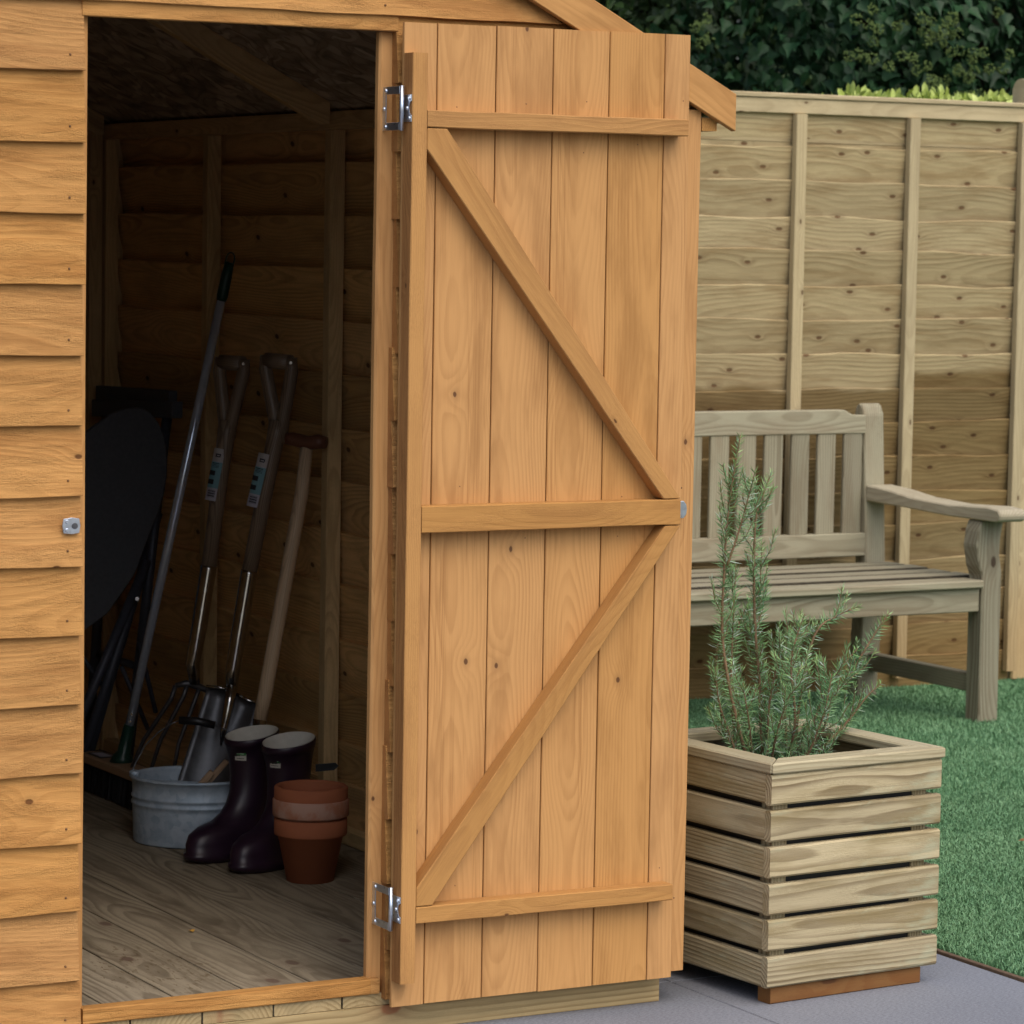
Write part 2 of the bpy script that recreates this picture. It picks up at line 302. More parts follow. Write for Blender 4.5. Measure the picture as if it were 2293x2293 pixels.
def plank(name, lo, hi, axis, mat, parent, n=1, wob=0.0, ch=.0012, root=None, ragged=(0, 0), tilt=None, rot=None, face=None):
    """A sawn board between two world corners; 'axis' is the grain direction. wob: edge waviness; ch: arris."""
    lo = V(lo); hi = V(hi); c = (lo + hi) / 2; d = hi - lo
    if axis == 'x': ex, ey, ez, L, W, T = X, Z, -Y, d.x, d.z, d.y
    elif axis == 'z': ex, ey, ez, L, W, T = Z, X, Y, d.z, d.x, d.y
    else: ex, ey, ez, L, W, T = Y, Z, X, d.y, d.z, d.x
    if face == 'flat':
        if axis == 'x': ey, ez, W, T = Y, Z, d.y, d.z
        elif axis == 'y': ey, ez, W, T = -X, Z, d.x, d.z
    if face == 'side' and axis == 'z': ey, ez, W, T = Y, -X, d.y, d.x
    mw = basis(c, ex, ey, ez)
    if rot is not None: mw = Matrix.Translation(c) @ rot @ Matrix.Translation(-c) @ mw
    if root is not None: mw = root @ mw
    w2, t2 = W / 2, T / 2; ch = min(ch, w2 * .4, t2 * .4)
    prof = [(-w2 + ch, -t2), (w2 - ch, -t2), (w2, -t2 + ch), (w2, t2 - ch), (w2 - ch, t2), (-w2 + ch, t2), (-w2, t2 - ch), (-w2, -t2 + ch)]
    verts, faces = [], []
    sd = random.random() * 100
    for i in range(n + 1):
        x = -L / 2 + L * i / n
        a = wob * (noise.noise(V((x * 4.1, sd, 0))) * 1.4 + noise.noise(V((x * 17, sd, 3))) * .5) if wob else 0
        b = wob * (noise.noise(V((x * 4.7, sd + 9, 0))) * 1.4 + noise.noise(V((x * 19, sd, 7))) * .5) if wob else 0
        for k, (py, pz) in enumerate(prof):
            verts.append((x, py + (a if py < 0 else b), pz))
    for i in range(n):
        for k in range(8):
            q = (k + 1) % 8
            faces.append((i * 8 + k, i * 8 + q, (i + 1) * 8 + q, (i + 1) * 8 + k))
    faces.append(tuple(range(7, -1, -1))); faces.append(tuple(n * 8 + k for k in range(8)))
    return link(name, mesh(name, verts, faces, mat), parent, mw)

def polyboard(name, pts, depth, grain, mat, parent, ch=.0012, root=None):
    """Extruded flat polygon (front face pts, world) going back by vector depth; grain = direction of object X."""
    pts = [V(p) for p in pts]; depth = V(depth); c = sum(pts, V()) / len(pts) + depth / 2
    ex = V(grain).normalized(); ez = -depth.normalized(); ex = (ex - ez * ex.dot(ez)).normalized(); ey = ez.cross(ex)
    mw = basis(c, ex, ey, ez); inv = mw.inverted()
    bm = bmesh.new(); f = [bm.verts.new(inv @ p) for p in pts]; b = [bm.verts.new(inv @ (p + depth)) for p in pts]
    k = len(pts); bm.faces.new(f); bm.faces.new(list(reversed(b)))
    for i in range(k): bm.faces.new((f[i], b[i], b[(i + 1) % k], f[(i + 1) % k]))
    bmesh.ops.recalc_face_normals(bm, faces=bm.faces)
    if ch: bmesh.ops.bevel(bm, geom=list(bm.edges), offset=ch, segments=1, affect='EDGES')
    me = bpy.data.meshes.new(name); bm.to_mesh(me); bm.free(); me.materials.append(mat)
    return link(name, me, parent, (root @ mw) if root else mw)

def tube(name, path, rad, mat, parent=None, seg=12, cap=True, squash=None, ex=None, **kw):
    """Round bar along a path; object X follows the overall direction so that grain runs along it."""
    path = [V(p) for p in path]; rads = rad if isinstance(rad, (list, tuple)) else [rad] * len(path)
    d0 = (path[-1] - path[0]).normalized() if (path[-1] - path[0]).length > 1e-5 else X
    ref = V((0, 0, 1)) if abs(d0.z) < .9 else V((1, 0, 0))
    ey = d0.cross(ref).normalized(); ez = d0.cross(ey).normalized()
    mw = basis(path[0], d0, ey, ez); inv = mw.inverted()
    verts, faces = [], []
    pn = None
    for i, p in enumerate(path):
        t = (path[min(i + 1, len(path) - 1)] - path[max(i - 1, 0)]).normalized()
        if pn is None: nrm = t.cross(ey if abs(t.dot(ey)) < .9 else ez).normalized()
        else:
            nrm = (pn - t * pn.dot(t)).normalized()
        pn = nrm; bn = t.cross(nrm)
        for k in range(seg):
            a = 2 * math.pi * k / seg; u = nrm * math.cos(a) + bn * math.sin(a)
            u = u * rads[i]
            if squash is not None:
                sv, sf = squash; u = u - V(sv) * u.dot(V(sv)) * (1 - sf)
            verts.append(inv @ (p + u))
    for i in range(len(path) - 1):
        for k in range(seg):
            q = (k + 1) % seg
            faces.append((i * seg + k, i * seg + q, (i + 1) * seg + q, (i + 1) * seg + k))
    if cap: faces.append(tuple(range(seg - 1, -1, -1))); faces.append(tuple((len(path) - 1) * seg + k for k in range(seg)))
    me = mesh(name, verts, faces, mat)
    for pl in me.polygons: pl.use_smooth = len(pl.vertices) == 4
    return link(name, me, parent, mw, **kw)

def lathe(name, prof, mat, loc, parent=None, seg=40, sx=1.0, sy=1.0, rz=0.0, **kw):
    verts, faces = [], []
    for r, z in prof:
        for k in range(seg):
            a = 2 * math.pi * k / seg; verts.append((r * math.cos(a) * sx, r * math.sin(a) * sy, z))
    for i in range(len(prof) - 1):
        for k in range(seg):
            q = (k + 1) % seg; faces.append((i * seg + k, i * seg + q, (i + 1) * seg + q, (i + 1) * seg + k))
    if prof[0][0] > 1e-4: faces.append(tuple(range(seg - 1, -1, -1)))
    if prof[-1][0] > 1e-4: faces.append(tuple((len(prof) - 1) * seg + k for k in range(seg)))
    me = mesh(name, verts, faces, mat); 
    for pl in me.polygons: pl.use_smooth = len(pl.vertices) == 4
    return link(name, me, parent, Matrix.Translation(loc) @ Matrix.Rotation(rz, 4, 'Z'), **kw)
def setsmooth_angle(o, ang=40):
    pass

# ------------------------------------------------------------------ ground
gx0, gx1 = -6.0, 1.885
paving = link('paving', mesh('paving', [(-60, -60, -.012), (60, -60, -.012), (60, 60, -.012), (-60, 60, -.012)], [(0, 1, 2, 3)], M['joint']), kind='structure')
SL = .62
xs_ = [1.258 - SL * k for k in range(0, 8)][::-1] + [1.880]
ys_ = [.121 + SL * k for k in range(-9, 7)]
for i in range(len(xs_) - 1):
    for j in range(len(ys_) - 1):
        x0, x1, y0, y1 = xs_[i] + .0015, xs_[i + 1] - .0015, ys_[j] + .0015, ys_[j + 1] - .0015
        bm = bmesh.new()
        bmesh.ops.create_cube(bm, size=1); bmesh.ops.scale(bm, vec=(x1 - x0, y1 - y0, .011), verts=bm.verts)
        bmesh.ops.bevel(bm, geom=list(bm.edges), offset=.0015, segments=1, affect='EDGES')
        me = bpy.data.meshes.new('paving_slab'); bm.to_mesh(me); bm.free(); me.materials.append(M['paving'])
        link('paving_slab', me, paving, Matrix.Translation(((x0 + x1) / 2, (y0 + y1) / 2, -.0055)))
turf_ground = link('turf_ground', mesh('turf_ground', [(1.895, -4, -.004), (14, -4, -.004), (14, 3.9, -.004), (1.895, 3.9, -.004)], [(0, 1, 2, 3)], M['turf_base']), kind='structure')
soil_ground = link('garden_soil', mesh('garden_soil', [(1.895, 3.9, -.006), (14, 3.9, -.006), (14, 20, -.006), (-8, 20, -.006), (-8, 3.9, -.006)], [(0, 1, 2, 3, 4)], M['soil']), kind='structure')
o = plank('lawn_edging', (1.880, -4, -.02), (1.892, 3.5, .006), 'y', M['edge'], None, 1)
o['kind'] = 'structure'

# turf blades: one triangle each, bent; dense where the picture sees them
def blades(count, x0, x1, y0, y1):
    px = rng.uniform(x0, x1, count); py = rng.uniform(y0, y1, count)
    h = rng.uniform(.008, .017, count); a = rng.uniform(0, 2 * np.pi, count); wd = rng.uniform(.0009, .0016, count)
    lean = rng.uniform(.2, 1.4, count); la = rng.uniform(0, 2 * np.pi, count)
    vx = np.cos(a) * wd; vy = np.sin(a) * wd
    v = np.zeros((count, 5, 3))
    mx = np.cos(la) * h * lean * .35; my = np.sin(la) * h * lean * .35
    v[:, 0] = np.stack([px - vx, py - vy, np.full(count, -.003)], 1); v[:, 1] = np.stack([px + vx, py + vy, np.full(count, -.003)], 1)
    v[:, 2] = np.stack([px + mx + vx * .8, py + my + vy * .8, h * .6], 1); v[:, 3] = np.stack([px + mx - vx * .8, py + my - vy * .8, h * .6], 1)
    v[:, 4] = np.stack([px + mx * 2.6, py + my * 2.6, h * (1 - lean * .18)], 1)
    return v
vs = [blades(230000, 1.90, 3.9, -.35, 1.6), blades(120000, 2.2, 5.2, 1.6, 3.36), blades(20000, 3.9, 5.6, -.3, 1.6)]
v = np.concatenate(vs); cnt = len(v)
me = bpy.data.meshes.new('turf_blades'); me.vertices.add(cnt * 5); me.vertices.foreach_set('co', v.reshape(-1))
loops = np.empty((cnt, 7), np.int32); base = np.arange(cnt, dtype=np.int32)[:, None] * 5
loops[:] = base + np.array([0, 1, 2, 3, 3, 2, 4], np.int32)
me.loops.add(cnt * 7); me.loops.foreach_set('vertex_index', loops.reshape(-1))
st = np.empty((cnt, 2), np.int32); st[:, 0] = np.arange(cnt) * 7; st[:, 1] = st[:, 0] + 4
me.polygons.add(cnt * 2); me.polygons.foreach_set('loop_start', st.reshape(-1))
me.polygons.foreach_set('loop_total', np.tile(np.array([4, 3], np.int32), cnt)); me.update(); me.validate()
me.materials.append(M['blade'])
link('artificial_turf', me, None, kind='stuff', label='short bright green artificial turf between paving and fence', category='turf')

def leaf_mesh(name, L, W, mat, lobes=False):
    if lobes:
        out = [(0, -.5), (.28, -.45), (.5, -.12), (.30, .02), (.34, .22), (.14, .22), (0, .62), (-.14, .22), (-.34, .22), (-.30, .02), (-.5, -.12), (-.28, -.45)]
    else: out = [(0, -.5), (.3, -.25), (.42, .05), (.25, .35), (0, .6), (-.25, .35), (-.42, .05), (-.3, -.25)]
    vs = [(0, -.1 * L, 0)] + [(x * W, y * L, abs(x) * W * .35 - y * y * L * .35) for x, y in out]
    return mesh(name, vs, [(0, i, i % (len(out)) + 1) for i in range(1, len(out) + 1)], mat)
dl = leaf_mesh('fallen_leaf', .034, .020, M['dead'])
for i, (x, y, what) in enumerate([(2.62, .35, 'between planter and bench leg'), (2.28, .10, 'right of the planter top slat'), (2.15, -.30, 'near the paving edging at the right'),
        (3.05, 1.25, 'halfway between planter and bench'), (2.75, .95, 'behind the planter corner'), (3.35, 2.15, 'under the front of the bench'), (3.60, 1.30, 'in front of the bench leg'), (2.42, -.12, 'low at the right of the planter')]):
    o = link('fallen_leaf', dl if i == 0 else dl.copy(), None, Matrix.Translation((x, y, .020)) @ Euler((random.uniform(-.4, .4), random.uniform(-.4, .4), random.uniform(0, 6))).to_matrix().to_4x4())
    o['label'] = 'tiny dry brown leaf lying on the green turf ' + what; o['category'] = 'leaf'; o['group'] = 'dry leaves scattered on the turf'

# ------------------------------------------------------------------ shed
shed = thing('garden_shed', 'orange stained overlap timber shed with its plank door swung fully open', 'shed', (.265, 0, 0))
XL, XR, DEP = -.66, 1.19, 2.80
CL = .018
# floor frame and floor
plank('bearer', (XL + .02, -.010, 0), (1.152, .035, .0495), 'x', M['bearer'], shed, 4, .0006)
for y0 in (.60, 1.30, 2.0, 2.72): plank('bearer', (XL + .02, y0, 0), (1.152, y0 + .045, .0495), 'x', M['bearer'], shed)
fx = [.493 + .1345 * k for k in range(-9, 6)]
edges = [max(XL + .02, a) for a in fx]
for i in range(len(fx) - 1):
    a, b = max(fx[i], XL + .015), min(fx[i + 1], 1.185)
    if b - a < .02: continue
    plank('floorboard', (a + .0018, -.008 + random.uniform(-.001, .001), .0505), (b - .0018, DEP - .02, .0725 + random.uniform(-.0012, .0005)), 'y', M['floor'], shed, 6, .0008, .0012, face='flat')
    fb_ = LAST[0]
    fb_.data.materials.append(M['bearer'])
    for pl in fb_.data.polygons:
        if len(pl.vertices) == 8: pl.material_index = 1
# threshold and header
plank('threshold', (.0, -.016, .0735), (.5455, .014, .1005), 'x', M['orange_rough'], shed, 8, .0008, .002)
plank('door_header', (-.012, -.018, 1.7765), (.5740, -.0008, 1.822), 'x', M['orange_rough'], shed, 6, .0006, .0015)
# studs of the door frame
plank('stud', (-.036, .0, .0735), (.0045, .032, 1.80), 'z', M['orange'], shed, 6, .0006, .001)
plank('threshold_end', (.5458, -.016, .0735), (.5635, -.0008, .1005), 'x', M['orange_rough'], shed, 1)
plank('stud', (.5462, -.0005, .0735), (.5890, .0180, 1.7755), 'z', M['orange'], shed, 12, .0008, .0045)
# overlap cladding: rows
rows = [max(.0620, 1.6860 - .11785 * k) for k in range(-2, 15)]
def roofz(x): return 1.690 + .51 * (1.14 - .265 - abs(x - .265))
def clad(x0, x1, z0):
    """one feather-edged overlap board, outer face leaning out at its lower edge"""
    xm = .265 + (roofz(.265) - z0 - .012) / .51; x1 = min(x1, xm); x0 = max(x0, .53 - xm); n = 32 if z0 > 1.6 else 14
    verts, faces = [], []; sd = random.random() * 50
    c = V(((x0 + x1) / 2, 0, z0)); L = x1 - x0
    for i in range(n + 1):
        u = -L / 2 + L * i / n
        wv = .0026 * noise.noise(V((u * 5, sd, 0))) + .0009 * noise.noise(V((u * 40, sd, 5)))
        for (yy, zz) in ((-.0255, .001), (-.0245, 0), (-.0022, 0), (-.0012, .001), (-.0012, .1290), (-.0125, .1290)):
                zz = min(zz, max(.003, roofz(c.x + u) - z0))
                verts.append((u, zz + (wv if zz < .01 else 0), -yy))
    for i in range(n):
        for k in range(6):
            q = (k + 1) % 6; faces.append((i * 6 + k, i * 6 + q, (i + 1) * 6 + q, (i + 1) * 6 + k))
    faces.append(tuple(range(5, -1, -1))); faces.append(tuple(n * 6 + k for k in range(6)))
    me = mesh('cladding_board', verts, faces, M['orange_rough']); me.materials.append(M['orange_dark']); me.polygons[len(me.polygons) - 2].material_index = 1
    bm = bmesh.new(); bm.from_mesh(me); bmesh.ops.recalc_face_normals(bm, faces=bm.faces); bm.to_mesh(me); bm.free()
    return link('cladding_board', me, shed, basis(c, X, Z, -Y))
nails = []
for k, z0 in enumerate(rows):
    jx = random.uniform(-.0025, .0025)
    if z0 > 1.79: continue
    b = clad(XL, -.0085 + jx, z0)
    b2 = clad(.5745 + random.uniform(-.0045, .0045), 1.148, z0)
    nails.append((-.035, -.0235, z0 + .026)); nails.append((.60, -.02, z0 + .026))
    # exposed squared end blocks by the hinge side
# gable boards (they run the full width above the header)
def zlow(x): return 1.842 - (x - .821) * .507 if x > .265 else 1.842 - (.53 - x - .821) * .507
for k in range(4):
    z0 = 1.802 + .118 * k; half = .91
    b = clad(.265 - half, .265 + half, z0)
    for xx in (.24, .545): nails.append((xx, -.0245, z0 + .018))
nm = None
bmn = bmesh.new(); bmesh.ops.create_uvsphere(bmn, u_segments=8, v_segments=5, radius=.0022)
nm = bpy.data.meshes.new('nail'); bmn.to_mesh(nm); bmn.free(); nm.materials.append(simple('brown_nail_head', (.16, .08, .035), .5, .3))
for p in nails: link('nail', nm, shed, Matrix.Translation(p))
# corner trims
plank('corner_trim', (1.149, -.0300, .060), (1.192, -.0005, 1.66), 'z', M['orange'], shed, 6, .0004)
plank('corner_trim', (XL - .02, -.0300, .060), (XL + .02, -.0005, 1.66), 'z', M['orange'], shed)
# side and back walls (boards seen from inside as overlapping rows)
def wallrows(axis, fixed, a, b, sgn):
    for z0 in rows:
        if z0 + .129 > 1.80 and axis == 'y': continue
        # seen from inside: the lower edge stands away (out), the top edge stands in
        if axis == 'y':
            c = V((fixed + sgn * .009, (a + b) / 2, z0 + .064)); mw = basis(c, Y, Z, X)
        else:
            c = V(((a + b) / 2, fixed + .009, z0 + .064)); mw = basis(c, X, Z, -Y)
        L = b - a; n = 10; sd = random.random() * 30; verts = []; faces = []
        for i in range(n + 1):
            u = -L / 2 + L * i / n; wv = .0065 * noise.noise(V((u * 3, sd, 0))) + .002 * noise.noise(V((u * 15, sd, 0))); s2 = sgn if axis == 'y' else -1
            for (t, q) in ((.0235, -.0645), (.0150, -.0645), (-.0125, .0645), (.0125, .0645)):
                verts.append((u, q + wv, t * s2))
        for i in range(n):
            for k in range(4):
                q = (k + 1) % 4; faces.append((i * 4 + k, i * 4 + q, (i + 1) * 4 + q, (i + 1) * 4 + k))
        faces.append((3, 2, 1, 0)); faces.append(tuple(n * 4 + k for k in range(4)))
        me = mesh('cladding_board', verts, faces, M['inner_rough'])
        bm = bmesh.new(); bm.from_mesh(me); bmesh.ops.recalc_face_normals(bm, faces=bm.faces); bm.to_mesh(me); bm.free()
        link('cladding_board', me, shed, mw)
wallrows('y', 1.172, .0, DEP, 1); wallrows('y', XL + .012, .0, DEP, -1)
wallrows('x', DEP - .02, XL, XR, 1)
# back gable above eaves
for k in range(4):
    z0 = 1.80 + .118 * k; half = max(.1, min(.92, (2.14 - z0) / .51 + .02))
    plank('cladding_board', (.265 - half, DEP - .012, z0 - .005), (.265 + half, DEP, z0 + .122), 'x', M['inner_rough'], shed)
plank('stud', (1.150, 2.765, .0735), (1.1895, 2.7985, 1.690), 'z', M['inner_batten'], shed)
plank('stud', (XL + .003, 2.765, .0735), (XL + .040, 2.7985, 1.690), 'z', M['inner_batten'], shed)
# studs and plates inside
for y0 in (2.735, 2.085, 1.408, .72, .07):
    plank('stud', (1.130, y0, .0735), (1.1655, y0 + .030, 1.650), 'z', M['inner_batten'], shed, 6, .001)
plank('wall_plate', (1.128, .02, 1.6515), (1.1655, DEP - .03, 1.690), 'y', M['inner_batten'], shed, 6, .0006)
plank('sole_plate', (1.132, 1.4395, .0735), (1.165, 2.083, .105), 'y', M['inner_batten'], shed)
plank('sole_plate', (1.132, .752, .0735), (1.165, 1.406, .105), 'y', M['inner_batten'], shed)
plank('sole_plate', (1.132, 2.117, .0735), (1.165, 2.733, .105), 'y', M['inner_batten'], shed)
for x0 in (1.088, .45, -.15): plank('stud', (x0, 2.74, .0735), (x0 + .035, 2.768, 1.68), 'z', M['inner_batten'], shed)
plank('wall_plate', (XL + .03, 2.742, 1.681), (1.124, 2.768, 1.715), 'x', M['inner_batten'], shed)
for y0 in (2.735, 1.408, .07): plank('stud', (XL + .021, y0, .0735), (XL + .056, y0 + .030, 1.650), 'z', M['inner_batten'], shed)
plank('wall_plate', (XL + .021, .02, 1.6515), (XL + .058, DEP - .03, 1.690), 'y', M['inner_batten'], shed)
# roof: underside z(x) = 1.694 + .51*(1.14-x)
sl_ = .51; ang = math.atan(sl_)
def zr(x): return 1.694 + sl_ * (1.14 - abs(x - .265) - .265)
for s in (1, -1):
    xe = .265 + s * .985; xr_ = .265
    ex = V((s * math.cos(ang), 0, -math.sin(ang))); nrm = V((s * math.sin(ang), 0, math.cos(ang)))
    for (ya, yb) in ((-.030, 1.3905), (1.3925, DEP + .05)):
        p0 = V((xr_, ya, zr(xr_))); p1 = V((xe, ya, zr(xe)))
        pts = [p0, p1, p1 + nrm * .009, p0 + nrm * .009]
        polyboard('roof_panel', pts, (0, yb - ya, 0), ex, M['osb'], shed, 0)
    pts = [V((xr_, -.031, zr(xr_))) + nrm * .0095, V((xe + s * .006, -.031, zr(xe + s * .006))) + nrm * .0095, V((xe + s * .006, -.031, zr(xe + s * .006))) + nrm * .013, V((xr_, -.031, zr(xr_))) + nrm * .013]
    polyboard('roofing_felt', pts, (0, DEP + .082, 0), ex, M['felt'], shed, 0)
    # bargeboard on the gable front
    xa, xb = .265, .265 + s * .992
    f = lambda x: 1.6225 + .507 * (1.257 - (.265 + abs(x - .265)))
    g_ = lambda x: 1.6905 + .514 * (1.257 - (.265 + abs(x - .265)))
    polyboard('bargeboard', [(xa, -.046, f(xa)), (xb, -.046, f(xb)), (xb, -.046, g_(xb)), (xa, -.046, g_(xa))], (0, .0155, 0), ex, M['orange'], shed, .0012)
    # eaves batten
    xx = .265 + s * .945
    plank('eaves_batten', (xx - .016, -.029, zr(xx) - .036), (xx + .016, DEP, zr(xx) - .012), 'y', M['orange_batten'], shed)
# rafters (mid truss and back)
for (ya, yb) in ((1.372, 1.400), (2.70, 2.73)):
    for s in (1, -1):
        xa, xb = .265, .265 + s * .845
        z1, z2 = zr(xa), zr(xb)
        pts = [(xa, ya, z1 - .001), (xb, ya, z2 - .001), (xb, ya, z2 - .048), (xb - s * .02, ya, z2 - .050), (xa, ya, z1 - .055)]
        polyboard('rafter', pts, (0, yb - ya, 0), (s * math.cos(ang), 0, -math.sin(ang)), M['inner_batten'], shed, .001)
# strike plate on the left board
o = polyboard('strike_plate', [(-.044, -.0275, .917), (-.029, -.0275, .915), (-.016, -.0275, .917), (-.014, -.0275, .929), (-.016, -.0275, .941), (-.029, -.0275, .943), (-.044, -.0275, .941), (-.046, -.0275, .929)], (0, .0022, 0), X, M['zinc'], shed, .0006)
o['label'] = 'small bright zinc catch plate on the boards left of the doorway'
bms = bmesh.new(); bmesh.ops.create_cone(bms, cap_ends=True, segments=12, radius1=.0036, radius2=.0026, depth=.0022); bmesh.ops.rotate(bms, cent=(0, 0, 0), matrix=Matrix.Rotation(R(90), 3, 'X'), verts=bms.verts)
scr = bpy.data.meshes.new('screw'); bms.to_mesh(scr); bms.free(); scr.materials.append(M['zinc'])
for p in ((-.038, -.0285, .936), (-.038, -.0285, .922)): link('screw', scr, o, Matrix.Translation(p))
tube('striker_ring', [P0 for P0 in (V((-.0245, -.0272, .929)), V((-.0245, -.0292, .929)))], .0052, M['steeldark'], o, 12)
# ---- the open door, inside face to the camera
YF = -.050
dcore = plank('door', (.577, YF + .0085, .058), (1.150, YF + .0125, 1.788), 'z', M['orange_dark'], shed, 1)
dcore['label'] = 'planked shed door opened flat against the front wall, showing its ledges and braces'
bx = [.5690, .6350, .7520, .8675, .9835, 1.0995, 1.1540]
for i in range(6):
    zb = .0555 - .0004 * i + random.uniform(-.0008, .0008)
    plank('door_board', (bx[i] + .0011, YF, zb), (bx[i + 1] - .0011, YF + .0085 - .0002, 1.7915 + .0004 * i + random.uniform(-.0006, .0006)), 'z', M['orange'], dcore, 10, .0003, .0011)
YP = YF - .0355
st_ = plank('stile', (.5692, YP, .1035), (.5985, YF - .0003, 1.7375), 'z', M['orange_batten'], dcore, 24, .0009, .0015, face='side')
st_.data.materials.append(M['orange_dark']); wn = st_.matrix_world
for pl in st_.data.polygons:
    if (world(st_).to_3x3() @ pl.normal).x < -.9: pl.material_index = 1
for (z0, z1, nm_) in ((1.6100, 1.6395, 'a'), (.9035, .9500, 'b'), (.2085, .2385, 'c')):
    plank('ledge', (.5995, YP + .0005, z0), (1.1305, YF - .0003, z1), 'x', M['orange_batten'], dcore, 24, .0012, .0015)
polyboard('brace', [(.600, YP + .0015, 1.6085), (.639, YP + .0015, 1.6085), (1.1315, YP + .0015, .9515), (1.0945, YP + .0015, .9515), (.600, YP + .0015, 1.572)], (0, .0335, 0), (.49, 0, -.657), M['orange_batten'], dcore, .0015)
polyboard('brace', [(.5995, YP + .0015, .2400), (.6320, YP + .0015, .2400), (1.1325, YP + .0015, .9020), (1.0990, YP + .0015, .9020), (.5995, YP + .0015, .2730)], (0, .0335, 0), (.5, 0, .66), M['orange_batten'], dcore, .0015)
polyboard('latch_plate', [(1.1440, YF - .0030, .9125), (1.1570, YF - .0030, .912), (1.1630, YF - .003, .919), (1.1645, YF - .003, .928), (1.1630, YF - .003, .937), (1.1570, YF - .003, .944), (1.1440, YF - .003, .9435)], (0, .0028, 0), X, M['zinc'], dcore, .0006)
plank('latch_bolt', (1.1545, YF - .0002, .918), (1.1600, YF + .012, .938), 'z', M['zinc'], dcore)
for k in range(6):
    xm_ = (bx[k] + bx[k + 1]) / 2
    for zz in (1.575, 1.668, .885, .972, .190, .262):
        if random.random() < .55: link('nail', nm, dcore, Matrix.Translation((xm_ + random.uniform(-.03, .03), YF + .0008, zz + random.uniform(-.02, .02))) @ Matrix.Scale(.7, 4))
# hinges: flush hinge, frame leaf (a U) on the jamb, inner leaf on the stile edge
bmx = bmesh.new(); bmesh.ops.create_cone(bmx, cap_ends=True, segments=12, radius1=.0040, radius2=.0028, depth=.0022); bmesh.ops.rotate(bmx, cent=(0, 0, 0), matrix=Matrix.Rotation(R(-90), 3, 'Y'), verts=bmx.verts)
scrx = bpy.data.meshes.new('screw'); bmx.to_mesh(scrx); bmx.free(); scrx.materials.append(M['zinc'])
for zc_, lab in ((1.642, 'upper zinc flush hinge between jamb and open door'), (.236, 'lower zinc flush hinge between jamb and open door')):
    h = zc_
    hx = .5545
    hinge = tube('hinge', [(hx + .0040, -.0655, h - .039), (hx + .0040, -.0655, h + .039)], .0040, M['zinc'], shed, 12, label=lab)
    A = [(hx, .002, h + .038), (hx, -.0640, h + .038), (hx, -.0640, h + .0245), (hx, -.0125, h + .0245), (hx, -.0125, h - .0245), (hx, -.0640, h - .0245), (hx, -.0640, h - .038), (hx, .002, h - .038)]
    polyboard('hinge_leaf', A, (.0016, 0, 0), Z, M['zinc'], hinge, .0003)
    for k, (yy, zz) in enumerate(((-.012, .0312), (-.0055, 0), (-.012, -.0312))): link('screw', scrx, hinge, Matrix.Translation((hx - .0010, yy, h + zz)))
    hx2 = .5668
    B = [(hx2, -.0500, h + .0235), (hx2, -.085, h + .0235)] + [(hx2, -.085 + .0085 * math.sin(t), h + .0125 * math.cos(t)) for t in [math.pi * q / 6 for q in range(7)]] + [(hx2, -.085, h - .0235), (hx2, -.0500, h - .0235)]
    polyboard('hinge_leaf', B, (.0016, 0, 0), Z, M['zinc'], hinge, .0003)
    for (yy, zz) in ((-.0795, .0172), (-.070, 0), (-.0795, -.0172)): link('screw', scrx, hinge, Matrix.Translation((hx2 - .0010, yy, h + zz)))

# ------------------------------------------------------------------ things inside the shed
FZ = .0728
def P(*a): return V(a)
# terracotta pots, stacked: each its own thing
def pot(z0, rt, h, mat, label):
    rb = rt * .64; rim = .036
    prof = [(0, .004), (rb - .006, .004), (rb, 0), (rt * .90 - (rim / h) * .0, h - rim), (rt * .985, h - rim), (rt, h - rim + .003), (rt, h - .003), (rt - .003, h), (rt - .008, h), (rt - .010, h - .004), (rt * .80, h - rim - .02), (rb * .8, .012), (0, .012)]
    prof = [(r_, z_) for r_, z_ in prof]
    o = lathe('plant_pot', prof[2:11] + prof[11:], mat, (.893, .972, z0), None, 56)
    lathe_base = None
    o['label'] = label; o['category'] = 'pot'; o['group'] = 'stacked terracotta pots'
    return o
pot(FZ, .0765, .134, M['terra'], 'bottom terracotta pot of the stack, its full tapering side showing beside the boots')
pot(FZ + .034, .0800, .140, M['terra_pale'], 'middle terracotta pot of the stack with a pale bleached rim')
pot(FZ + .068, .0770, .132, M['terra'], 'topmost terracotta pot of the stack, open and empty')

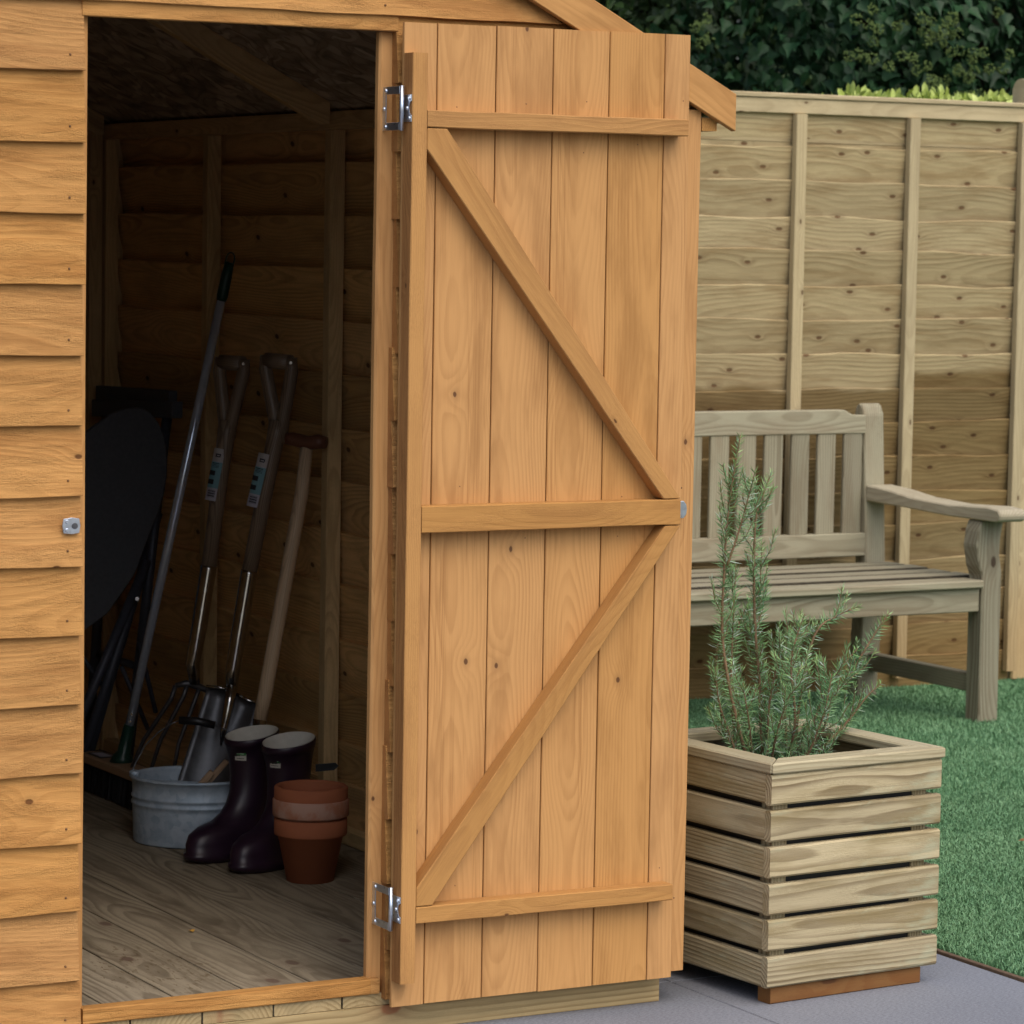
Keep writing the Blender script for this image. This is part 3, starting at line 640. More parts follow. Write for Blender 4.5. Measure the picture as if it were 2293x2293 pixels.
# boots
def boot(loc, rz, label, strap=False):
    t = thing('wellington_boot', label, 'boot', loc, rz, 'pair of dark wellington boots')
    rot = Matrix.Translation(loc) @ Matrix.Rotation(rz, 4, 'Z')
    #   z, back, front, halfwidth, power
    sl = [(.000, -.068, .176, .047, 2.4), (.012, -.072, .184, .052, 2.4), (.020, -.072, .185, .052, 2.4), (.022, -.068, .180, .0495, 2.3), (.040, -.069, .180, .0505, 2.3), (.058, -.069, .172, .0500, 2.3), (.071, -.066, .148, .0480, 2.2),
          (.080, -.063, .110, .042, 2.1), (.095, -.061, .082, .0405, 2), (.115, -.059, .062, .040, 2), (.140, -.057, .050, .040, 2), (.175, -.057, .047, .0425, 2), (.215, -.059, .050, .047, 2), (.248, -.0645, .0565, .054, 2), (.249, -.066, .0585, .0560, 2), (.262, -.0665, .0595, .0565, 2), (.264, -.065, .058, .0555, 2)]
    seg = 36; verts = []; faces = []
    for (z_, b_, f_, hw, pw) in sl:
        c_, a_ = (b_ + f_) / 2, (f_ - b_) / 2
        for k in range(seg):
            th = 2 * math.pi * k / seg; cu, su = math.cos(th), math.sin(th)
            u = c_ + a_ * math.copysign(abs(cu) ** (2 / pw), cu); v_ = hw * math.copysign(abs(su) ** (2 / pw), su)
            if u > .03: v_ *= 1 - .10 * min(1, (u - .03) / .1) * (1 - cu * 0)
            if u < 0 and z_ < .1: v_ *= .82
            zz = z_
            if z_ > .2: zz = z_ - .010 * math.cos(th) * min(1, (z_ - .2) / .05)
            if z_ < .001 and u > .13: zz = (u - .13) * .12
            verts.append((u, v_, zz))
    for i in range(len(sl) - 1):
        for k in range(seg):
            q = (k + 1) % seg; faces.append((i * seg + k, i * seg + q, (i + 1) * seg + q, (i + 1) * seg + k))
    faces.append(tuple(range(seg - 1, -1, -1)))
    body = link('upper', mesh('upper', verts, faces, M['boot'], True), t, rot)
    verts = []; faces = []
    for (z_, sc) in ((.265, .985), (.262, .955), (.25, .90), (.235, .82), (.222, .76)):
        for k in range(seg):
            th = 2 * math.pi * k / seg; verts.append((-.0035 + .0615 * sc * math.cos(th), .0550 * sc * math.sin(th), z_ - (.010 if z_ > .2 else 0) * math.cos(th)))
    for i in range(4):
        for k in range(seg):
            q = (k + 1) % seg; faces.append((i * seg + q, i * seg + k, (i + 1) * seg + k, (i + 1) * seg + q))
    faces.append(tuple(4 * seg + k for k in range(seg)))
    link('lining', mesh('lining', verts, faces, M['lining'], True), t, rot)
    return t, rot
def boot_label(t, rot, a0, zc_):
    """sticker following the curve of the shaft; a0 = angle on the shaft"""
    def band(nm_, z0, z1, da, mat, off, par):
        vs_, fs = [], []
        for i in range(7):
            th = a0 - da + 2 * da * i / 6
            for z_ in (z0, z1):
                k_ = .90 + (z_ - .20) * .9
                k_ = max(k_, .85)
                vs_.append(((-.004) + (.0575 * k_ + off) * math.cos(th), (.0520 * k_ + off) * math.sin(th), z_))
        for i in range(6): fs.append((2 * i, 2 * i + 2, 2 * i + 3, 2 * i + 1))
        return link(nm_, mesh(nm_, vs_, fs, mat), par, rot)
    lb = band('label', zc_ - .0105, zc_ + .0105, .26, M['label_cream'], .0030, t)
    band('green_band', zc_ + .0005, zc_ + .0100, .25, M['label_green'], .0036, lb)
    band('printed_line', zc_ + .0035, zc_ + .0056, .17, M['rim_line'], .0040, lb)
    band('printed_line', zc_ - .0065, zc_ - .0052, .17, M['ink'], .0036, lb)
b1 = boot((.898, 1.292, FZ), R(200), 'left dark aubergine boot, toe by the metal tub'); b2 = boot((.930, 1.170, FZ), R(208), 'right dark aubergine boot, between its mate and the terracotta pots')
boot_label(b1[0], b1[1], R(212 + 9 - 200), .222); boot_label(b2[0], b2[1], R(205 + 9 - 208), .222)
polyboard('strap', [(.985, 1.145, .285), (1.020, 1.120, .290), (1.026, 1.116, .283), (1.018, 1.121, .274), (.985, 1.145, .269)], (.002, .003, 0), X, M['black_plastic'], b2[0], 0)

# tub
tub = thing('metal_tub', 'oval galvanised divided tub with a black grip on its wire handle', 'tub', (.852, 1.487, FZ), R(-28.8))
TW = Matrix.Translation((.852, 1.487, FZ)) @ Matrix.Rotation(R(-28.8), 4, 'Z')
def oval(name, prof, mat, par, seg=64):
    vs_, fs = [], []
    for off, z_ in prof:
        for k in range(seg):
            th = 2 * math.pi * k / seg; vs_.append(((.138 + off) * math.cos(th), (.118 + off) * math.sin(th), z_))
    for i in range(len(prof) - 1):
        for k in range(seg):
            q = (k + 1) % seg; fs.append((i * seg + k, i * seg + q, (i + 1) * seg + q, (i + 1) * seg + k))
    fs.append(tuple((len(prof) - 1) * seg + k for k in range(seg)))
    return link(name, mesh(name, vs_, fs, mat, True), par, TW)
oval('body', [(-.006, 0), (-.003, .001), (-.002, .004), (.0, .075), (.0, .084), (.0028, .086), (.0028, .090), (.0, .092), (.0, .099), (.0028, .101), (.0028, .105), (.0005, .107), (.001, .140), (.0045, .141), (.0055, .144), (.0045, .147), (.001, .148), (-.002, .146), (-.003, .14), (-.005, .006), (-.02, .004)], M['galv'], tub)
link('divider', mesh('divider', [(-.130, .012, .01), (.110, -.05, .01), (.110, -.05, .134), (-.130, .012, .134), (-.130, .014, .01), (.110, -.048, .01), (.110, -.048, .134), (-.130, .014, .134)], [(0, 1, 2, 3), (7, 6, 5, 4), (3, 2, 6, 7)], M['galv']), tub, TW)
hb = [TW @ V(q) for q in [(-.142, .0, .143), (-.135, .02, .165), (-.115, .03, .205), (-.085, .035, .235), (-.055, .037, .255), (-.038, .038, .262)]]
hc = [TW @ V(q) for q in [(.038, .038, .252), (.065, .036, .243), (.10, .03, .215), (.125, .02, .18), (.142, 0, .143)]]
tube('wire_handle', hb, .0016, M['steeldark'], tub, 6); tube('wire_handle', hc, .0016, M['steeldark'], tub, 6)
tube('grip', [TW @ V((-.040, .038, .262)), TW @ V((.0, .038, .2605)), TW @ V((.040, .038, .252))], [.0088, .0092, .0088], M['black_plastic'], tub, 14)
lathe('handle_ear', [(.010, 0), (.012, .001), (.012, .012), (.009, .014)], M['galv'], TW @ V((-.134, 0, .140)), tub, 12)
pegs = thing('wooden_peg', 'rough split wooden peg leaning on the rim inside the tub', 'peg', (.87, 1.47, .19))
polyboard('peg_half', [TW @ V(q) for q in [(.010, -.02, .120), (.027, -.02, .118), (.078, -.02, .178), (.066, -.02, .184)]], TW.to_3x3() @ V((0, .010, 0)), (.6, 0, .7), M['headwood'], pegs, .001)
polyboard('peg_half', [TW @ V(q) for q in [(.000, -.034, .122), (.020, -.034, .118), (.046, -.034, .154), (.036, -.034, .163)]], TW.to_3x3() @ V((0, .010, 0)), (.6, 0, .7), M['headwood'], pegs, .001)

# broom
broom = thing('broom', 'push broom with wooden head and long silver handle leaning on the side wall', 'broom', (.90, 2.05, FZ))
hd = [P(.905, 1.91, .141), P(.862, 1.905, .141), P(.860, 2.19, .141), P(.872, 2.215, .141), P(.890, 2.215, .141), P(.910, 2.19, .141)]
hd = [P(.862, 1.86, .141), P(.858, 2.17, .141), P(.868, 2.205, .141), P(.892, 2.215, .141), P(.915, 2.205, .141), P(.922, 2.17, .141), P(.922, 1.86, .141)]
polyboard('head', hd, (0, 0, .022), Y, M['headwood'], broom, .003)
bv, bf = [], []
for i in range(3200):
    x = random.uniform(.866, .916); y = random.uniform(1.87, 2.195); s_ = random.uniform(-.004, .004); q = len(bv); a = random.uniform(0, 3.14)
    dx, dy = .0012 * math.cos(a), .0012 * math.sin(a)
    bv += [(x - dx, y - dy, .1405), (x + dx, y + dy, .1405), (x + s_ + dx + (x - .89) * .15, y + dy + s_, FZ + .002 + random.random() * .004), (x + s_ - dx + (x - .89) * .15, y - dy + s_, FZ + .002)]
    bf.append((q, q + 1, q + 2, q + 3))
link('bristles', mesh('bristles', bv, bf, M['bristle']), broom, kind='stuff')
polyboard('head_label', [P(.870, 2.10, .1642), P(.912, 2.10, .1642), P(.912, 2.185, .1642), P(.870, 2.185, .1642)], (0, 0, -.0008), Y, M['black_plastic'], broom, 0)
polyboard('printed_panel', [P(.877, 2.112, .1652), P(.905, 2.112, .1652), P(.905, 2.172, .1652), P(.877, 2.172, .1652)], (0, 0, -.0008), Y, M['label_lilac'], broom, 0)
A_, B_ = P(.900, 2.035, .163), P(1.098, 1.880, 1.350)
L_ = lambda t: A_.lerp(B_, t)
tube('socket', [A_ + P(0, 0, -.004), L_(.012), L_(.02), L_(.075)], [.030, .024, .016, .0135], M['green_plastic'], broom, 14)
tube('handle', [L_(.06), L_(.5), L_(.93)], .0108, M['alu'], broom, 18)
tube('grip', [L_(.925), L_(.935), L_(.97), L_(1.0)], [.0120, .0135, .0130, .011], M['green_plastic'], broom, 14)
dd = (B_ - A_).normalized(); sd_ = dd.cross(V((.48, .87, 0))).normalized()
tube('hanging_loop', [L_(.99) + sd_ * .010 * math.sin(t) + dd * (.018 - .018 * math.cos(t)) for t in [2 * math.pi * q / 14 for q in range(15)]], .0018, M['green_plastic'], broom, 6)
for t in (.083, .098): tube('rivet', [L_(t) + V((-.48, -.87, 0)) * .0085, L_(t) + V((-.48, -.87, 0)) * .0115], .003, M['steel'], broom, 8)

# fork and spade with D handles
def shafted(t, Dl, Dr, split, wend, mid, neck, mat_h):
    """Y-shaped wooden handle, wood shaft, steel socket"""
    Dl, Dr, split, wend, neck = map(V, (Dl, Dr, split, wend, neck))
    mid = [V(q) for q in mid]
    side = (Dr - Dl).normalized(); upv = ((Dl + Dr) / 2 - split).normalized()
    tube('grip', [Dl, Dr], [.0175, .0175], M['ashdark'], t, 14)
    for e, s in ((Dl, -1), (Dr, 1)):
        tube('yoke_arm', [split - upv * .05 + side * s * .004, split + side * s * .010, split.lerp(e, .45) + side * s * .010, e - upv * .02 + side * s * .003, e + upv * .010], [.0145, .0160, .0150, .0150, .0150], M['ashdark'], t, 12)
        tube('rivet', [e + V((-.48, -.87, 0)) * .010 + side * s * .002, e + V((-.48, -.87, 0)) * .0166 + side * s * .002], .0034, M['steel'], t, 10)
    tube('shaft', [split - upv * .0, split.lerp(wend, .1), split.lerp(wend, .35), wend], [.0225, .0205, .0182, .0175], M['ashdark'], t, 16)
    tube('socket', [wend.lerp(split, .02), wend] + mid + [neck], [.0190, .0192] + [.0185, .0165][:len(mid)] + [.0125], M['steel'], t, 18)
def sticker(t, a, b, r):
    """tall product sticker wrapped round the front left of the shaft"""
    a, b = V(a), V(b); d = (b - a); L = d.length; d.normalize()
    fv = V((-.75, -.66, 0)); fv = (fv - d * fv.dot(d)).normalized(); sv = d.cross(fv).normalized()
    def wrap(nm_, u0, u1, a0, a1, off, mat, par):
        vs_, fs = [], []
        for i in range(6):
            th = a0 + (a1 - a0) * i / 5
            for u in (u0, u1): vs_.append(a + d * L * u + (fv * math.cos(th) + sv * math.sin(th)) * (r + off))
        for i in range(5): fs.append((2 * i, 2 * i + 1, 2 * i + 3, 2 * i + 2))
        return link(nm_, mesh(nm_, vs_, fs, mat), par)
    lb = wrap('sticker', 0, 1, -.75, .75, .0006, M['label_lilac'], t)
    wrap('sticker_top', 0, .245, -.75, .75, .0010, M['label_white'], lb); wrap('sticker_middle', .26, .76, -.75, .75, .0010, M['label_blue'], lb)
    for (u0, u1, a0, a1) in ((.10, .125, -.35, .25), (.10, .16, .10, .22), (.145, .165, -.35, .25), (.10, .15, -.40, -.28), (.28, .295, -.4, .5), (.31, .32, -.4, .4), (.335, .345, -.4, .5), (.36, .368, -.4, .3), (.43, .52, -.1, .75), (.60, .69, -.1, .75), (.80, .806, -.5, .4), (.815, .83, -.5, .4), (.84, .845, -.5, .4), (.855, .875, -.5, .4), (.885, .89, -.5, .4), (.90, .92, -.5, .4), (.93, .935, -.5, .4)):
        s_ = -1 if t.name.startswith('x') else 1
        wrap('print_mark', u0, u1, a0, a1, .0015, M['ink'], lb)
fork = thing('garden_fork', 'four tined garden fork with dark Y handle, the left of two against the wall', 'garden fork', (.92, 1.83, FZ))
shafted(fork, (1.066, 1.850, 1.119), (1.094, 1.788, 1.118), (1.074, 1.825, .985), (1.030, 1.83, .639), [(1.006, 1.828, .50), (.990, 1.825, .42)], (.998, 1.83, .372), None)
sticker(fork, (1.0615, 1.828, .918), (1.039, 1.83, .798), .0190)
cr = [P(.958, 1.905, .374), P(.978, 1.872, .3745), P(.998, 1.838, .366), P(1.018, 1.800, .360), P(1.034, 1.770, .352)]
cr = [P(.9585, 1.85, .366), P(.982, 1.845, .371), P(1.000, 1.84, .366), P(1.022, 1.835, .358), P(1.042, 1.83, .346)]
tube('crossbar', cr, [.0065, .0075, .0085, .0075, .0065], M['steeldark'], fork, 10)
for k, (xt, zt) in enumerate(((.9585, .366), (.986, .370), (1.013, .362), (1.042, .346))):
    xb, yb_ = ((.890, 2.000), (.918, 1.940), (.950, 1.868), (.984, 1.800))[k]; yt = 1.85 - k * .0066
    tube('tine', [P(xt, yt, zt), P(xt - .010, yt + .002, zt - .03), P((xt + xb) / 2 - .022, (yt + yb_) / 2 - .02, (zt + .09) / 2 + .006), P(xb - .006, yb_ - .02, .115), P(xb, yb_, FZ + .004)], [.0058, .0055, .0052, .0045, .0012], M['steeldark'], fork, 8)
spade = thing('spade', 'digging spade with dark Y handle and steel blade, right of the fork', 'spade', (.93, 1.57, FZ))
shafted(spade, (1.059, 1.580, 1.135), (1.090, 1.520, 1.132), (1.078, 1.552, 1.000), (1.016, 1.57, .654), [(.992, 1.568, .52), (.977, 1.566, .44)], (.975, 1.57, .385), None)
sticker(spade, (1.052, 1.560, .925), (1.026, 1.568, .805), .0190)
vs_, fs = [], []
nu, nv = 10, 12
for j in range(nv + 1):
    tt = j / nv
    cl = P(.929, 1.600, .396).lerp(P(.822, 1.575, .115), tt); cr_ = P(1.027, 1.53, .358).lerp(P(.930, 1.50, .085), tt)
    for i in range(nu + 1):
        u = i / nu; p = cl.lerp(cr_, u)
        dish = .020 * (1 - (2 * u - 1) ** 2); top = .014 * math.exp(-((u - .5) / .12) ** 2) * max(0, 1 - tt * 2.2)
        p = p + V((.48, .87, 0)) * (dish - top * 1.4) + V((0, 0, 1)) * (.008 * (1 - abs(2 * u - 1)) if j == 0 else 0)
        vs_.append(p)
for j in range(nv):
    for i in range(nu): q = j * (nu + 1) + i; fs.append((q, q + 1, q + nu + 2, q + nu + 1))
bl = link('blade', mesh('blade', vs_, fs, M['steeldark'], True), spade)
sm = bl.modifiers.new('thickness', 'SOLIDIFY'); sm.thickness = .002
tube('tread', [P(.925, 1.597, .399), P(.955, 1.583, .396), P(.968, 1.575, .392)], .0035, M['steel'], spade, 8)
tube('tread', [P(.985, 1.562, .383), P(1.005, 1.545, .370), P(1.036, 1.528, .359)], .0035, M['steel'], spade, 8)
tube('frog', [P(.975, 1.566, .40), P(.966, 1.562, .36), P(.952, 1.556, .31), P(.945, 1.557, .27)], [.0135, .013, .009, .002], M['steel'], spade, 12, True)
edger = thing('t_handled_hoe', 'pale ash shafted tool with brown T grip, nearest the stud', 'garden tool', (.95, 1.42, FZ))
tube('grip', [P(1.050, 1.452, .966), P(1.060, 1.443, .966), P(1.088, 1.418, .958), P(1.104, 1.398, .962), P(1.118, 1.386, .960)], [.0125, .0150, .0160, .0165, .0130], M['elm'], edger, 14)
tube('shaft', [P(1.086, 1.422, .950), P(1.075, 1.42, .85), P(.990, 1.42, .40), P(.977, 1.42, .338)], [.0140, .0155, .0165, .0150], M['ash'], edger, 16)
tube('socket', [P(.978, 1.42, .345), P(.968, 1.42, .29), P(.962, 1.42, .25)], [.0155, .0145, .011], M['steel'], edger, 16)
polyboard('blade', [P(.935, 1.44, .25), P(.990, 1.40, .25), P(.985, 1.40, .082), P(.962, 1.415, .076), P(.930, 1.44, .082)], (.0015, .0025, 0), Z, M['steel'], edger, 0)

# folded garden table (round ended top) and folding workbench in the back corner
ft = thing('folded_table', 'folded black table with a rounded top leaning in the back corner', 'table', (.80, 2.2, FZ))
out = [(.44, .80), (.50, .88), (.60, .915), (.72, .925), (.80, .92), (.847, .93), (.89, .958), (.926, .982), (.963, .995), (1.0, .997), (1.026, .987), (1.049, .958), (1.064, .922), (1.070, .873), (1.068, .83), (1.060, .788), (1.045, .743), (1.019, .688), (.982, .597), (.944, .547), (.907, .502), (.850, .466), (.76, .44), (.66, .44), (.56, .48), (.48, .56), (.44, .68)]
def tl(x, z): return P(x, 2.15 + (z - .47) * .06, z)
polyboard('table_top', [tl(x, z) for x, z in out][::-1], (0.003, .022, -.001), Z, M['black_board'], ft, .003)
for (xa, za, xb, zb, yo) in ((1.045, .62, .865, .085, .05), (1.02, .58, .80, .085, .03), (1.095, .73, .905, .085, .10), (.80, .50, .62, .085, .05)):
    tube('leg', [P(xa, 2.19 + yo, za), P(xb, 2.20 + yo, zb)], .0125, M['black_paint'], ft, 8)
for (xa, za, xb, zb) in ((.985, .36, 1.06, .20), (.86, .42, .95, .30), (1.03, .42, 1.08, .24)):
    tube('leg_stay', [P(xa, 2.25, za), P(xb, 2.26, zb)], .006, M['black_paint'], ft, 6)
for (x, z) in ((1.000, .521), (1.072, .611), (1.013, .384), (1.118, .838)):
    tube('bolt', [P(x, 2.28 - .09, z + .012), P(x - .003, 2.28 - .098, z + .012)], .0048, M['steel'], ft, 8)
wb = thing('folding_workbench', 'folded dark workbench standing behind the black table', 'workbench', (1.08, 2.45, FZ))
polyboard('jaw', [P(1.083, 2.68, 1.024), P(1.098, 2.237, 1.033), P(1.098, 2.237, .995), P(1.083, 2.68, .985)], (.024, .002, 0), Y, M['black_board'], wb, .002)
polyboard('jaw', [P(1.048, 2.62, .992), P(1.090, 2.195, 1.009), P(1.088, 2.195, .968), P(1.048, 2.62, .950)], (.030, .002, 0), Y, M['black_board'], wb, .002)
for (ya, yb) in ((2.25, 2.30), (2.60, 2.56)):
    tube('leg', [P(1.10, ya, .97), P(1.02, yb, .085)], .013, M['black_paint'], wb, 8)
tube('cross_rail', [P(1.05, 2.28, .35), P(1.05, 2.58, .35)], .010, M['black_paint'], wb, 8)

o = link('fallen_leaf', leaf_mesh('fallen_leaf', .018, .014, M['yellowleaf'], True), None, Matrix.Translation((.464, .602, .076)))
o['label'] = 'small yellow dry leaf lying on the shed floor'; o['category'] = 'leaf'

# ------------------------------------------------------------------ fence
FY = 3.42
fence = thing('garden_fence', 'weathered olive brown overlap panel fence with vertical battens behind the bench', 'fence', (4.56, FY, 0))
def fpanel(x0, x1):
    W = x1 - x0
    plank('top_rail', (x0, FY - .030, 1.812), (x1, FY - .002, 1.858), 'x', M['fence_batten'], fence, 10, .0008, .002)
    plank('capping', (x0 - .004, FY - .036, 1.8585), (x1 + .012, FY + .030, 1.8745), 'x', M['fence_batten'], fence, 10, .0006, .004)
    for k in range(-1, 17):
        z0 = 1.730 - .1082 * k
        if z0 < -.01: z0 = .0
        n = 26; verts = []; faces = []; sd = random.random() * 99; L = W - .006
        for i in range(n + 1):
            u = -L / 2 + L * i / n
            tw = .0120 * noise.noise(V((u * 3.2, sd, 0))) + .0030 * noise.noise(V((u * 11, sd, 2)))
            bw = .004 * noise.noise(V((u * 2.9, sd + 5, 0)))
            for (t, q) in ((-.0105, -.0720), (-.0025, -.0720), (.0125, .0), (.0155, .0), (.0155, -.001)):
                pass
            th = max(.0008, .0026 + .0080 * noise.noise(V((u * 1.7, sd, 9))))
            for (t, q, ww) in ((-.010, -.013, bw), (-.002, -.013, bw), (.0185, .109, tw), (.0185 - th, .1125, tw)):
                verts.append((u, q + ww - .0, t))
        for i in range(n):
            for k2 in range(4):
                q = (k2 + 1) % 4; faces.append((i * 4 + k2, i * 4 + q, (i + 1) * 4 + q, (i + 1) * 4 + k2))
        faces.append((3, 2, 1, 0)); faces.append(tuple(n * 4 + k2 for k2 in range(4)))
        me = mesh('fence_slat', verts, faces, M['fence'])
        bm = bmesh.new(); bm.from_mesh(me); bmesh.ops.recalc_face_normals(bm, faces=bm.faces); bm.to_mesh(me); bm.free()
        zz = min(z0, 1.73)
        if k == -1: zz = 1.730; continue
        link('fence_slat', me, fence, basis(V(((x0 + x1) / 2, FY, z0 - .02 + random.uniform(-.005, .005))), X, Z, -Y) @ Matrix.Rotation(random.uniform(-.0035, .0035), 4, 'Z'))
    me = None
    plank('fence_slat', (x0 + .003, FY - .004, 1.725), (x1 - .003, FY + .006, 1.84), 'x', M['fence'], fence, 8, .001)
    b0 = [x0 + .002, x0 + .45 + .002, x0 + .879 + .0, x0 + 1.309, x1 - .036]
    xs2 = [x1 - .036, 4.099 - (4.575 - x1), 3.669 - (4.575 - x1), 3.239 - (4.575 - x1), x0 + .001]
    for xb in xs2:
        if xb < x0: continue
        plank('batten', (xb, FY - .044, .03), (xb + .040, FY - .0185, 1.8115), 'z', M['fence_batten'], fence, 8, .0016, .002)
fpanel(2.745, 4.575); fpanel(4.675, 6.505); fpanel(.815, 2.645)
for px in (4.579, 2.649, 6.509):
    plank('fence_post', (px, FY - .018, 0), (px + .092, FY + .074, 1.925), 'z', M['fence_batten'], fence, 4, .0006, .006)
    # rounded weathered top
    tube('post_top', [P(px + .001, FY + .028, 1.915), P(px + .091, FY + .028, 1.915)], .040, M['fence_batten'], fence, 16)

# ------------------------------------------------------------------ bench
bench = thing('garden_bench', 'weathered grey green slatted timber bench in front of the fence', 'bench', (3.2, 2.9, 0))
BR = 3.946
RB = Matrix.Translation((BR, 2.65, 0)) @ Matrix.Rotation(R(.6), 4, 'Z') @ Matrix.Translation((-BR, -2.65, 0))
BL = BR - 1.50
bm_ = M['bench']
for xe in (BR, BL + .075):
    x0, x1 = xe - .075, xe
    # front leg with a swelling above the seat, as a shaped board
    prof = [(2.640, 0), (2.640, .42), (2.632, .45), (2.620, .53), (2.640, .600), (2.722, .600), (2.704, .53), (2.712, .44), (2.712, 0)]
    pf = [(xe - .072, 0), (xe - .072, .42), (xe - .072, .44), (xe - .085, .47), (xe - .096, .53), (xe - .090, .575), (xe - .080, .604), (xe + .002, .604), (xe - .008, .55), (xe - .010, .50), (xe, .45), (xe, 0)]
    polyboard('leg', [(a, 2.640, b) for a, b in pf], (0, .068, 0), Z, bm_, bench, .004, RB)
    # back leg, leaning back above the seat
    pr = [(3.235, 0), (3.205, .40), (3.235, .885), (3.248, .912), (3.262, .921), (3.280, .912), (3.290, .88), (3.265, .40), (3.295, 0)]
    polyboard('leg', [(xe - .075 if xe < BR else xe - .090, y, z) for y, z in pr], (.075, 0, 0), Z, bm_, bench, .004, RB)
    # armrest
    ar = [(2.550, .612), (2.545, .628), (2.557, .643), (2.61, .648), (2.80, .640), (2.98, .646), (3.10, .660), (3.220, .668), (3.220, .618), (3.02, .614), (2.80, .606), (2.565, .606)]
    ao = .012
    polyboard('armrest', [(x0 - .012, y, z) for y, z in ar], (.098, 0, 0), Y, M['bench_lit'], bench, .004, RB)
    plank('side_stretcher', (xe - .058, 2.709, .085), (xe - .022, 3.222, .140), 'y', bm_, bench, 1, root=RB, ch=.003)
    plank('side_rail', (xe - .058, 2.709, .330), (xe - .022, 3.204, .400), 'y', bm_, bench, 1, root=RB, ch=.003)
plank('apron', (BL + .076, 2.650, .333), (BR - .0755, 2.680, .4035), 'x', bm_, bench, 1, root=RB, ch=.003)
for (ya, yb) in ((2.628, 2.724), (2.747, 2.840), (2.863, 2.956), (2.979, 3.072), (3.095, 3.190)):
    a = BL + .076 if ya < 2.7 else BL + .02; b = BR - .0755 if ya < 2.7 else BR - .020
    dz_ = 0 if ya < 2.7 else (.0035 if int(ya * 10) % 2 else .0015)
    ss_ = plank('seat_slat', (a, ya, .4055 + dz_), (b, yb, .4285 + dz_), 'x', bm_, bench, 1, root=RB, ch=.004, face='flat')
    ss_.data.materials.append(M['bench_gap_shade'])
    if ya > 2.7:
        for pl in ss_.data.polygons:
            if (world(ss_).to_3x3() @ pl.normal).y < -.6: pl.material_index = 1  # gap shade painted on the front edge
rail = [(BL + .076, .828), (BR - .091, .828), (BR - .091, .885), (BR - .128, .885), (BR - .148, .889), (BR - .172, .902), (BL + .172, .902), (BL + .148, .889), (BL + .128, .885), (BL + .076, .885)]
polyboard('top_rail', [(a, 3.222, b) for a, b in rail], (0, .042, 0), X, bm_, bench, .003, RB)
plank('lower_rail', (BL + .076, 3.212, .447), (BR - .0915, 3.250, .519), 'x', bm_, bench, 1, root=RB, ch=.003)
xs3 = 3.777 + .0; k = 0
for k in range(-1, 14):
    xa = 3.777 - k * .098
    if k == -1:
        continue
    if xa < BL + .09: break
    plank('back_slat', (xa, 3.226, .5195), (xa + .067, 3.240, .8275), 'z', bm_, bench, 1, root=RB, ch=.003)
plank('back_slat', (BR - .115, 3.236, .5195), (BR - .0915, 3.250, .8275), 'z', bm_, bench, 1, root=RB, ch=.003)
plank('back_rail', (BL + .076, 3.252, .34), (BR - .091, 3.275, .40), 'x', bm_, bench, 1, root=RB, ch=.003)

# ------------------------------------------------------------------ planter
PX, PY, PS, PR = 1.3110, -.135, .415, R(5.0)
planter = thing('slatted_planter', 'square slatted timber planter with mitred rim holding rosemary', 'planter', (PX, PY, 0), PR)
RP = Matrix.Translation((PX, PY, 0)) @ Matrix.Rotation(PR, 4, 'Z')
T_ = .019; zs0 = .0335
for k in range(6):
    za = zs0 + k * .0692; zb_ = za + .0582
    for nm_, lo, hi, ax in (('f', (0, 0, za), (PS, T_, zb_), 'x'), ('b', (0, PS - T_, za), (PS, PS, zb_), 'x')):
        q = random.uniform(-.0015, .0015)
        plank('slat', (lo[0], lo[1], lo[2] + q), (hi[0], hi[1], hi[2] + q), ax, M['planter'], planter, 2, .0005, .0045, root=RP)
    for lo, hi in (((.0008, T_ + .0006, za), (T_ + .0008, PS - T_ - .0006, zb_)), ((PS - T_ - .0008, T_ + .0006, za), (PS - .0008, PS - T_ - .0006, zb_))):
        q = random.uniform(-.0015, .0015)
        plank('slat', (lo[0], lo[1], lo[2] + q), (hi[0], hi[1], hi[2] + q), 'y', M['planter'], planter, 2, .0005, .0045, root=RP)
for (a, b) in ((T_ + .001, T_ + .001), (PS - T_ - .036, T_ + .001), (T_ + .001, PS - T_ - .036), (PS - T_ - .036, PS - T_ - .036)):
    plank('corner_post', (a, b, .034), (a + .035, b + .035, .436), 'z', M['planter'], planter, 1, root=RP)
for b in (.012, PS - .050):
    o = plank('foot', (.018, b, .0005), (PS - .030, b + .038, .0325), 'x', M['foot'], planter, 4, .0006, .002, root=RP)
    o['label'] = 'damp orange brown batten foot under the planter'
# rim, mitred
ro, ri, z0, z1 = -.006, .047, .4385, .4590
E2 = PS + .006
cs = [(ro, ro), (E2, ro), (E2, E2), (ro, E2)]; ci = [(ri, ri), (PS - ri, ri), (PS - ri, PS - ri), (ri, PS - ri)]
for i in range(4):
    j = (i + 1) % 4
    a, b, c_, d_ = V((*cs[i], z1)), V((*cs[j], z1)), V((*ci[j], z1)), V((*ci[i], z1))
    g_ = (b - a).normalized(); a = a + g_ * .0006; b = b - g_ * .0006; c_ = c_ - g_ * .0006; d_ = d_ + g_ * .0006
    pts = [RP @ q for q in (a, b, c_, d_)]
    polyboard('rim_board', pts, (0, 0, z0 - z1), RP.to_3x3() @ g_, M['rim'], planter, .003)
